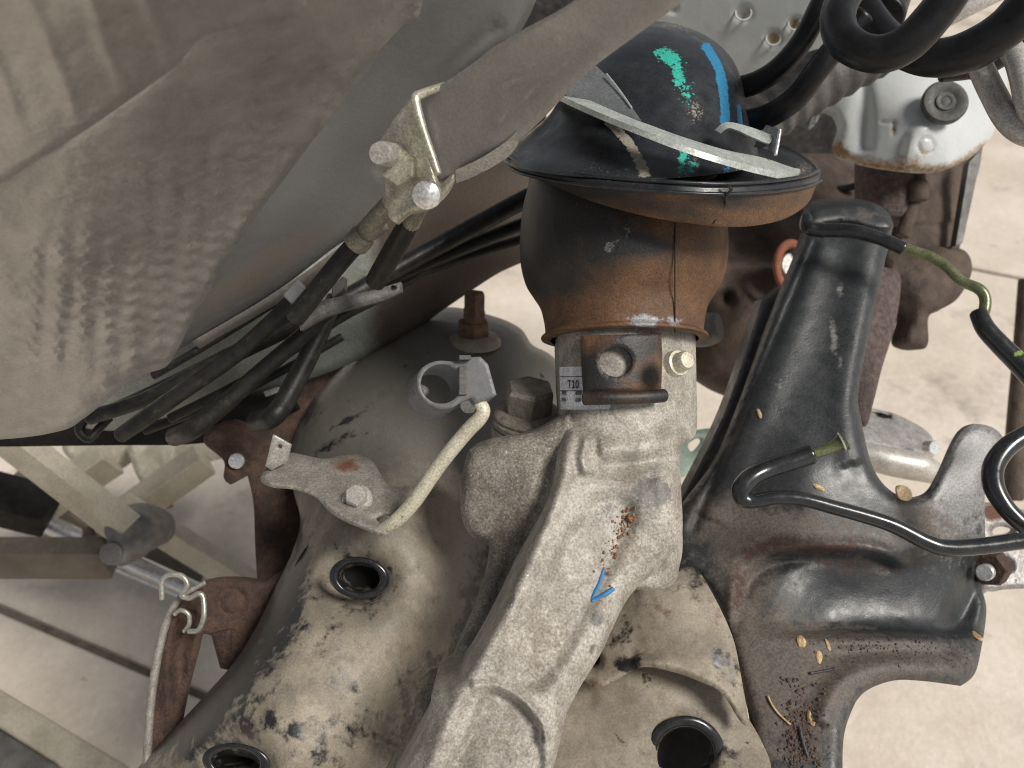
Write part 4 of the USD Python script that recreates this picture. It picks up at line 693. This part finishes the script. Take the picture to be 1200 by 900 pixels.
# ================================================================== TOP RIGHT: white panel, bracket, hoses
M['silver'] = mat('silver_wing_paint', (.38, .40, .40), (.43, .45, .445), 12, 6, .38, grain=.06, bump=[(250, .0005, .2)],
    layers=[('r', (.33, .24, .12), 160, .9, .40, .72, .8, 0), ('g', (.12, .06, .03), 160, .8, .45, .7, .8, 0), (None, (.20, .18, .15), 300, 1, .24, .3, .6, 0)])
wp = thing('inner_wing_panel', 'pale grey painted inner wing panel with three rusty spot welds, top centre right', 'body panel', P(870, 40, .72))
relief('skin', outline([(690, -60, 1), (1010, -60, 1), (1010, 60), (960, 130), (900, 150, 1), (840, 150, 1), (750, 60, 1)]), plane((780, -60, .62), (960, -60, .635), (880, 150, .76)), lambda x, y, e: 4 * nz(x, y, 80) + sum(-4 * blob(x, y, a_, b_, r_, r_, 0, 3) for a_, b_, r_ in ((871, 15, 11), (906, 45, 10), (931, 28, 9), (788, 10, 6))), step=4, thick=.002, mat_=M['silver'], parent=wp, mask=chan(r=[(871, 15, 10, 10, 0, .62), (906, 45, 9, 9, 0, .85), (931, 28, 9, 9, 0, .8), (892, 47, 4, 6, 0, .6)], g=[(931, 28, 9, 9, 0, .55), (908, 52, 8, 3, 0, .5)]))
for a_, b_, r_ in ((871, 15, 10), (906, 45, 9), (931, 28, 8)):
    V = np.stack([P(*ell(a_, b_, r_ * k, r_ * k * .95, 0, 28).T, float(plane((780, -60, .62), (960, -60, .635), (880, 150, .76))(a_, b_)) - o) for k, o in ((1.05, -.0005), (1.0, .0012), (.9, .0014), (.78, .0002))])
    loft_rings('spot_weld', V, M['silver'], wp, mask=chan(r=.45))
cs = thing('corrugated_sleeve', 'dirty grey corrugated sleeve tucked behind the two black hoses', 'sleeve', P(940, 110, .64))
q = np.array([(860, 165, .64), (890, 140, .64), (930, 112, .64), (975, 85, .645), (1020, 60, .65)]); c = cr(q, 16)
k = np.arange(len(c)); tube('sleeve', c, 33 + 1.6 * np.sin(k * .9), M['conduit'], cs, dens=2)

wb = thing('frame_bracket', 'pale grey painted frame bracket with rubber plug and rusty lower edge', 'bracket', P(1070, 140, .66))
WD = rbf([(960, 130, .70), (1050, 75, .68), (1170, 100, .69), (1100, 195, .66), (1000, 185, .68), (1080, 140, .65)])
def wb_h(x, y, e):
    return roll(e, 12, 10) + 8 * inside(x, y, outline([(1062, 165), (1072, 150), (1092, 142), (1112, 148), (1116, 175), (1108, 200), (1060, 205)]), 6) - ridge(x, y, [(1012, 90), (1016, 130), (1012, 180)], 8, 5) - 5 * blob(x, y, 1008, 140, 12, 50) - 6 * blob(x, y, 1107, 120, 26, 24, -30, 4) * 0 + 2 * nz(x, y, 50) \
        - 2.0 * (np.exp(-(dline(x, y, [(1033, 143), (1048, 143)])[0] / 1.6) ** 2) + np.exp(-(dline(x, y, [(1048, 143), (1047, 157)])[0] / 2) ** 2)) - 2 * np.exp(-((np.hypot(x - 1085, y - 170) - 9) / 2) ** 2)
SHP = relief('shell', outline([(950, 150), (958, 128), (975, 106), (1000, 93), (1050, 74), (1110, 60, 1), (1180, 60, 1), (1180, 110), (1168, 145), (1158, 165), (1135, 186), (1108, 198), (1080, 201), (1040, 197), (1005, 190), (985, 183), (978, 170), (984, 150), (978, 134, 1), (965, 130), (958, 142)]), WD, wb_h, step=3, thick=.006, mat_=M['white'], parent=wb,
       mask=chan(r=lambda x, y: np.clip(.85 * np.exp(-(dline(x, y, [(975, 175), (1020, 192), (1070, 199), (1115, 196), (1155, 170)])[0] / 8) ** 2) + .6 * blob(x, y, 985, 165, 10, 16) + .6 * blob(x, y, 1065, 185, 30, 9, 0) + .7 * np.exp(-((np.hypot(x - 1085, y - 170) - 9) / 3) ** 2) * .8 + .9 * blob(x, y, 1047, 151, 4, 8) + .4 * blob(x, y, 965, 130, 12, 10), 0, 1),
                 g=lambda x, y: np.clip(.5 * np.exp(-(dline(x, y, [(990, 188), (1040, 197), (1100, 199)])[0] / 4) ** 2) + .62 * blob(x, y, 1087, 178, 7, 3) + .6 * blob(x, y, 1048, 152, 3, 7), 0, 1)))
pax = -FW * .9 + RT * -.12 + UP * .1
ctr = P(1107, 120, .6405)
pr = [(1e-5, -.003), (.0165, -.003), (.0167, .001), (.0155, .0028), (.0115, .0032), (.0085, .0014), (.0072, .0012), (.0068, .0026), (.0045, .0027), (.0035, .0019), (.0022, .0022), (1e-5, .0023)]
lathe('rubber_plug', ctr, pax, pr, M['plug'], SHP, smooth=50)

HG = 'coolant hoses'
def hose(label, pts, r, m='rubber', group=None, cat='hose', name='rubber_hose', wob=.03):
    p = np.asarray(pts, float); t = thing(name, label, cat, P(*p[len(p) // 2]), group)
    tube('tube', pts, r, M[m], t, n=24, wob=wob); return t
hose('black hose reaching from the dome to the top edge, upper of two', [(978, -30, .50), (962, 5, .505), (940, 48, .51), (915, 78, .52), (890, 95, .53), (866, 103, .54), (840, 108, .56)], 13)
hose('black hose below the first behind the dome, lower of two', [(1010, 20, .49), (982, 52, .495), (958, 82, .50), (935, 112, .51), (908, 132, .52), (880, 141, .54), (850, 146, .56)], 14)
hose('thick black hose bent into a hook at the top right', [(1025, -40, .47), (995, -12, .445), (982, 18, .43), (988, 45, .42), (1012, 61, .41), (1040, 62, .405), (1068, 47, .40), (1095, 18, .395), (1118, -15, .39), (1135, -50, .385)], [20, 20, 20, 21, 21, 22, 22, 22, 22, 22])
hose('thick black hose crossing the top right corner under the hooked hose', [(1260, -45, .43), (1215, -5, .44), (1180, 32, .45), (1140, 58, .46), (1100, 68, .47), (1065, 62, .48), (1035, 40, .50), (1010, 5, .52)], [25, 25, 24, 24, 22, 20, 19, 18])
hose('dusty black hose seen end on inside the bend of the hooked hose', [(1060, -40, .60), (1045, -5, .56), (1036, 18, .53)], [20, 22, 24], cat='hose')
hose('thin grey hose glimpsed between the two thick hoses', [(1210, -30, .56), (1150, 0, .56), (1100, 25, .57), (1070, 40, .58)], 11, m='alupipe')
hose('short black hose stub running behind the aluminium pipe joint', [(1250, 55, .52), (1190, 60, .52), (1150, 78, .525), (1105, 84, .53)], 12)
ap = thing('aluminium_pipe', 'dull aluminium pipe bending down at the right edge from a black joint', 'pipe', P(1170, 110, .5))
tube('tube', [(1146, 68, .505), (1152, 85, .50), (1165, 112, .495), (1180, 138, .49), (1198, 154, .485), (1225, 162, .48)], [13, 14, 14.5, 15, 15, 15], M['alupipe'], ap)
tube('joint_sleeve', [(1128, 62, .512), (1140, 72, .508), (1147, 84, .505)], [11, 12, 12], M['black'], ap)
a2 = thing('aluminium_pipe', 'second dull aluminium pipe at the right edge, thicker and above the bent one', 'pipe', P(1190, 70, .49))
tube('tube', [(1150, 55, .50), (1175, 52, .49), (1190, 66, .485), (1198, 90, .48), (1206, 125, .478), (1225, 155, .475)], [10, 13, 14, 14, 14, 14], M['alupipe'], a2)

# ---- thin brake lines on the right
l1 = thing('brake_line', 'olive and black brake line curving round the top of the black upright', 'brake line', P(1100, 310, .57))
tube('upper_sleeve', [(945, 256, .605), (946, 266, .60), (962, 270, .598), (1000, 271, .59), (1030, 279, .585), (1058, 291, .58)], [7, 8, 8.5, 8.5, 8, 8], M['line'], l1, mask=0)
tube('bare_line', [(1050, 288, .581), (1085, 299, .575), (1108, 312, .57), (1126, 329, .565), (1146, 338, .56), (1154, 348, .558), (1154, 362, .556), (1149, 375, .553)], [6, 6, 6, 6, 6.5, 6.5, 6.5, 6], M['olive'], l1, mask=0)
tube('lower_sleeve', [(1147, 368, .555), (1155, 385, .55), (1172, 404, .545), (1192, 424, .54), (1225, 460, .53)], [10, 11, 11.5, 12, 12], M['line'], l1, mask=chan(r=[(1194, 414, 9, 4, -20, .9)]))
l2 = thing('brake_line', 'black coated brake line with a flared cut end crossing the front of the black upright', 'brake line', P(960, 580, .5))
tube('flared_end', [(947, 534, .500), (962, 529, .499), (975, 524, .498), (983, 520, .497), (988, 517, .497)], [6.5, 6.5, 7, 9, 12], M['olive'], l2, mask=0, caps=(0, 0), dens=6)
lathe('flare_face', P(985.5, 518.5, .497), P(990, 516.5, .4965) - P(985, 518.5, .497), [(1e-5, 0), (.0060, 0), (.0062, .0008), (.0048, .0012), (.003, .0004), (1e-5, 0.0002)], M['bright'], l2)
tube('sleeve', [(949, 533, .500), (930, 540, .50), (900, 550, .50), (880, 560, .498), (869, 574, .497), (872, 585, .496), (884, 588, .495)], [12, 12, 12, 12, 12, 10, 8], M['line'], l2, mask=0)
tube('line', [(872, 583, .496), (884, 587, .495), (910, 583, .494), (940, 585, .493), (975, 594, .492), (1040, 613, .49), (1085, 635, .488), (1110, 642, .487), (1150, 640, .486), (1195, 634, .485), (1240, 628, .483)], [8, 8.5, 8.5, 8.5, 8.5, 9, 9.5, 10, 10, 10, 10], M['line'], l2, mask=0)
l3 = thing('brake_line', 'black coated line looping in from the right edge beside the rusty post', 'brake line', P(1165, 560, .5))
tube('line', [(1240, 492, .52), (1205, 508, .515), (1180, 524, .512), (1165, 545, .51), (1164, 568, .508), (1175, 590, .505), (1190, 607, .502), (1210, 622, .50), (1240, 636, .497)], [11, 11, 11.5, 12, 12, 11, 10.5, 10, 10], M['line'], l3, mask=0)

# ================================================================== BEHIND: rusty parts, post, tube, jack
kn = thing('rusty_knuckle', 'blurred rusty suspension casting behind the boot with an orange ring', 'suspension part', P(900, 360, .78))
KD = rbf([(850, 250, .80), (1000, 250, .84), (900, 400, .76), (830, 450, .76), (950, 450, .78), (980, 200, .85)])
relief('casting', outline([(800, 180, 1), (1050, 180, 1), (1030, 320, 1), (960, 440), (905, 470), (880, 472), (840, 458), (812, 440, 1), (800, 380)]), KD, lambda x, y, e: roll(e, 30, 28) + 34 * nz(x, y, 60, 3) + 14 * blob(x, y, 925, 310, 40, 46) - 26 * blob(x, y, 850, 352, 12, 12) + 18 * blob(x, y, 850, 370, 40, 36, 0, 2) - 30 * blob(x, y, 870, 290, 34, 30), mat_=M['rust_far'], parent=kn, thick=.02)
V = np.array([[P(927 + (21 + 6 * math.cos(b_)) * math.cos(a_) * .8, 312 + (26 + 6 * math.cos(b_)) * math.sin(a_), .735 - .0045 * math.sin(b_)) for b_ in np.linspace(0, 2 * np.pi, 12, endpoint=False)] for a_ in np.linspace(0, 2 * np.pi, 49)])
loft_rings('seal_ring', V, M['rust_red'], kn)
lathe('pin', P(922, 314, .76), -FW, cylprof(.012, .022), M['bright'], kn)
tube('boss', [(806, 385, .72), (824, 386, .715), (838, 384, .71)], [20, 21, 18], M['jack_steel'], kn)
sv = thing('engine_bay_shadow_panel', 'added near-black shade bulkhead glimpsed behind the hoses and the flange tip', 'backdrop', P(960, 180, .95))  # added dark sheet whose colour makes the engine bay shadow
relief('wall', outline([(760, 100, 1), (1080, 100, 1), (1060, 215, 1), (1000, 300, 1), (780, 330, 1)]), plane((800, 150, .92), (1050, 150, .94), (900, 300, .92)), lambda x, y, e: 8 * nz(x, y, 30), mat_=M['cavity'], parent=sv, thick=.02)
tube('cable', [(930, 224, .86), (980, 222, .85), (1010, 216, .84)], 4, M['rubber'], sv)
ds = thing('strut_assembly', 'rust-brown strut and joint hanging below the pale frame bracket', 'strut', P(1080, 280, .75))
tube('upper_tube', [(1042, 185, .72), (1040, 215, .72), (1038, 250, .72)], [38, 36, 34], M['rust_purple'], ds)
tube('cable', [(1076, 195, .70), (1076, 220, .70), (1066, 250, .70), (1058, 275, .70)], [9, 7, 8, 8], M['rust_far'], ds)
tube('collar', [(1076, 216, .695), (1076, 232, .695)], [11, 11], M['rust_far'], ds)
relief('body', outline([(1060, 195, 1), (1152, 165, 1), (1148, 195), (1136, 240), (1126, 285), (1118, 298), (1080, 300), (1052, 296), (1050, 240)]), rbf([(1060, 200, .76), (1150, 180, .80), (1080, 290, .75), (1120, 290, .77)]), lambda x, y, e: roll(e, 26, 26) + 12 * nz(x, y, 40, 5) - 6 * ss(258, 264, y), mat_=M['rust_far'], parent=ds, thick=.02)
relief('end_fin', outline([(1136, 190, 1), (1152, 172, 1), (1140, 230), (1128, 285, 1), (1120, 288, 1), (1128, 240)]), lambda x, y: 0 * x + .755, None, mat_=M['jack_steel'], parent=ds, thick=.01)
relief('joint', outline([(1035, 295), (1080, 290), (1120, 290), (1136, 300), (1138, 322), (1122, 350), (1100, 364), (1088, 372), (1088, 400), (1082, 409), (1066, 408), (1056, 400), (1062, 375), (1058, 360), (1042, 340)]), rbf([(1040, 300, .74), (1130, 300, .76), (1075, 400, .74), (1090, 340, .73)]), lambda x, y, e: roll(e, 18, 18) + 16 * nz(x, y, 26, 8) + 8 * blob(x, y, 1085, 335, 18, 24), mat_=M['rust_far'], parent=ds, thick=.02, step=3)
po = thing('rusty_post', 'thin rusty brown post standing at the right edge', 'post', P(1192, 470, .86))
tube('post', [(1203, 330, .86), (1196, 420, .86), (1190, 500, .86), (1187, 582, .86)], [9, 9, 10, 12], M['rust_far'], po)
gt = thing('grey_metal_tube', 'pale grey metal tube end with a darker tube below, behind the upright', 'tube', P(1050, 510, .75))
relief('outer_tube', outline([(985, 470, 1), (1030, 480), (1052, 486), (1082, 502), (1094, 516), (1095, 532), (1085, 538), (1040, 530), (990, 520, 1)]), plane((1000, 490, .72), (1095, 520, .73), (1040, 530, .70)), lambda x, y, e: roll(e, 18, 16), holes=[outline([(1020, 483), (1034, 484), (1044, 489), (1034, 490)])], mat_=M['lug'], parent=gt, thick=.03, step=3)
tube('inner_tube', [(1000, 530, .69), (1040, 540, .685), (1075, 547, .685), (1092, 553, .69)], [15, 17, 17, 14], M['alupipe'], gt)
lathe('bolt', P(1087, 524, .70), -FW * .9 + RT * .3, cylprof(.006, .008), M['bright'], gt)
gb = thing('green_bracket', 'pale green painted metal bracket peeping out behind the housing', 'bracket', P(820, 530, .74))
relief('plate', outline([(800, 512), (815, 505), (836, 503), (845, 515), (835, 535), (815, 548), (795, 560), (780, 540)]), plane((800, 510, .74), (845, 510, .75), (800, 555, .72)), lambda x, y, e: roll(e, 6, 5), holes=[outline([(806, 522), (816, 514), (822, 518), (812, 530)])], mat_=mat('pale_green_paint', (.30, .40, .33), (.38, .48, .41), 60, 6, .5, layers=[(None, (.08, .07, .06), 80, 1, .12, .3, .7, 0)]), parent=gb, thick=.006, step=3)

jk = thing('scissor_jack', 'beige painted scissor jack with screw rod standing on the floor at the left', 'jack', floor_at(120.0, 690.0))
def Bz(name, a_, b_, w, hh, m, up=(0, 0, 1), ch=.08): return bar(name, P(*a_), P(*b_), w, hh, M[m], jk, up, ch)
Bz('upper_arm', (-10, 498, .83), (150, 622, .84), .022, .032, 'jack', up=(.3, .2, 1))
Bz('lower_arm', (-60, 654, .86), (128, 654, .86), .022, .042, 'jack_dark')
Bz('lower_arm', (140, 592, .95), (300, 690, .97), .020, .030, 'jack', up=(.1, .3, 1))
Bz('upper_arm', (120, 622, .98), (240, 538, 1.0), .026, .036, 'jack', up=(-.2, -.2, 1))
Bz('upper_arm', (50, 590, 1.02), (130, 536, 1.03), .03, .04, 'jack', up=(-.2, -.2, 1))
Bz('lower_arm', (20, 560, 1.05), (230, 690, 1.05), .025, .03, 'jack_dark')
relief('pivot_block', outline([(118, 606), (140, 596), (165, 600), (184, 612), (187, 630), (178, 644), (160, 652), (146, 663), (132, 660), (128, 640)]), plane((130, 610, .83), (185, 620, .84), (140, 655, .82)), lambda x, y, e: roll(e, 14, 12) + 5 * blob(x, y, 160, 634, 12, 10), mat_=M['jack_steel'], parent=jk, thick=.04, step=3)
lathe('pivot_pin', P(136, 646, .83), P(124, 652, .81) - P(136, 646, .83), cylprof(.011, .012), M['jack_steel'], jk)
relief('top_saddle', outline([(150, 515), (190, 505), (238, 508), (252, 528), (250, 540), (225, 540), (190, 562), (165, 565)]), plane((160, 520, 1.0), (250, 520, 1.03), (180, 560, .99)), lambda x, y, e: roll(e, 8, 7) + 12 * nz(x, y, 24), mat_=M['jack'], parent=jk, thick=.03, step=4)
relief('side_plate', outline([(75, 520), (140, 512), (150, 535), (120, 556), (90, 545)]), plane((80, 520, 1.04), (150, 520, 1.05), (110, 550, 1.03)), lambda x, y, e: roll(e, 8, 7) + 12 * nz(x, y, 24), mat_=M['jack'], parent=jk, thick=.03, step=4)
Bz('rust_block', (176, 586, 1.03), (200, 580, 1.04), .025, .02, 'rust_red')
tube('screw_rod', [(-30, 574, .98), (90, 630, .99), (200, 680, 1.0), (300, 725, 1.01)], 11, M['chrome'], jk, straight=True)
tube('side_rod', [(-30, 590, 1.0), (60, 632, 1.0), (200, 692, 1.01), (290, 730, 1.02)], 5, M['chrome'], jk, straight=True)
Bz('cross_plate', (-40, 575, .95), (60, 600, .97), .05, .035, 'cavity')
Bz('base_leg', (90, 640, .99), (130, 618, .99), .02, .02, 'jack_dark')
st2 = thing('floor_bar', 'pale steel bar lying on the floor in the lower left corner', 'steel bar', floor_at(60.0, 860.0))
bar('bar', floor_at(-60.0, 800.0) + [0, 0, .016], floor_at(150.0, 930.0) + [0, 0, .016], .032, .03, M['jack'], st2, chamf=.12)
st3 = thing('floor_tube', 'dark steel tube lying in the lower left corner below the pale bar', 'steel tube', floor_at(10.0, 890.0))
a_, b_ = floor_at(-40.0, 868.0) + [0, 0, .022], floor_at(60.0, 930.0) + [0, 0, .022]
lathe('tube', a_, b_ - a_, cylprof(.022, float(np.linalg.norm(b_ - a_)), .05), M['jack_steel'], st3)

# ================================================================== small debris on the black upright
def arm_d(x, y): 
    x, y = np.atleast_1d(np.asarray(x, float)), np.atleast_1d(np.asarray(y, float))
    return AD(x, y) * (1 - arm_h(x, y, np.full(x.shape, 60.0)) / F)
def flake(label, cat, pts, m, name='leaf_fragment', th=.0006):
    pts = np.array(pts, float); d = float(arm_d(*pts.mean(0))[0]) - .0015
    p = relief(name, outline([tuple(q) for q in pts], 4), lambda x, y: arm_d(x, y).reshape(np.shape(x)) - .0012, lambda x, y, e: roll(e, 3, 1.5) + 2 * nz(x, y, 5), step=1.8, thick=th, mat_=M[m])
    tag(p, label, cat)
flake('tan round seed lying on the black upright near the upper lug', 'seed', [(1051, 571), (1059, 569), (1067, 574), (1069, 583), (1062, 587), (1053, 583)], 'seed', 'seed', .002)
flake('yellow leaf fragment below the dark pocket of the upright', 'leaf fragment', [(934, 748), (940, 745), (945, 753), (942, 759), (936, 757)], 'leaf')
flake('slender pale leaf sliver right of the yellow leaf fragment', 'leaf fragment', [(967, 750), (970, 751), (974, 761), (971, 762)], 'leaf')
flake('brown curled leaf fragment just above the dark twig', 'leaf fragment', [(957, 764), (961, 763), (964, 770), (961, 778), (957, 773)], 'leaf')
flake('small tan leaf fragment on the right end of the upright', 'leaf fragment', [(1139, 738), (1144, 741), (1152, 748), (1150, 751), (1142, 746)], 'leaf')
flake('tiny tan flake above the brake line on the upright', 'leaf fragment', [(953, 567), (960, 568), (967, 573), (964, 576), (956, 572)], 'leaf')
flake('small tan flake on the black upright left of the flared end', 'leaf fragment', [(887, 480), (890, 480), (893, 488), (890, 490)], 'leaf')
flake('pale flake on dirt near the bottom of the upright', 'leaf fragment', [(946, 834), (950, 834), (952, 844), (956, 847), (953, 851), (947, 845)], 'leaf')
def stick(label, pts, r, m='twig'):
    p = tube('twig', [(x_, y_, float(arm_d(x_, y_)[0]) - .001) for x_, y_ in pts], r, M[m], n=8, wob=.3); tag(p, label, 'twig')
stick('dark short twig below the leaf fragments on the upright', [(950, 789), (962, 787), (978, 784)], 1.6, 'ink')
stick('thin brown twig lying left on the lower upright', [(900, 816), (906, 828), (914, 838), (926, 849)], 1.2, 'leaf')
stick('dark upright twig in the dirt near the bottom edge', [(937, 852), (941, 870), (947, 888)], 2, 'ink')
def crumbs(name, label, n, cx_, cy_, sx, sy, dfun, m, r0, r1, rot=0):
    g = np.random.default_rng(len(label)); out = []
    for _ in range(n):
        u, v = g.normal(0, 1, 2); c_, s2 = math.cos(rot), math.sin(rot); x_ = cx_ + u * sx * c_ - v * sy * s2; y_ = cy_ + u * sx * s2 + v * sy * c_
        if abs(u) > 2.2 or abs(v) > 2.2: continue
        d = float(np.ravel(dfun(np.array([x_]), np.array([y_])))[0]); r = g.uniform(r0, r1) * d / F
        b = trimesh.creation.icosphere(1, r); V_ = np.array(b.vertices) * g.uniform(.6, 1.3, 3) * (1 + .4 * (g.random((len(b.vertices), 1)) - .5))
        out.append((V_ + P(x_, y_, d), b.faces, False))
    p = emit(name, out, M[m]); tag(p, label, kind='stuff', cat='dirt')
crumbs('dirt_crumbs', 'dark crumbly dirt at the bottom of the black upright', 300, 940, 865, 15, 34, arm_d, 'dirt', .7, 2.6)
crumbs('grit', 'fine grit strewn along the lower flange of the black upright', 160, 1050, 760, 50, 10, arm_d, 'dirt', .6, 1.6)
crumbs('rust_crumbs', 'rusty brown crumbs on the pale housing above the blue mark', 70, 722, 632, 6, 26, on_h, 'crumb', .8, 2.4, .35)
g_ = np.random.default_rng(5)
b = trimesh.creation.icosphere(2, .0026); V_ = np.array(b.vertices) * [1.2, .9, 1] * (1 + .5 * (g_.random((len(b.vertices), 1)) - .5))
p = emit('rust_lump', [(V_ + P(741, 607, float(on_h([741.], [607.])[0])), b.faces, False)], M['crumb']); tag(p, 'single orange-brown rust lump on the housing right of the oil stain', 'rust lump')
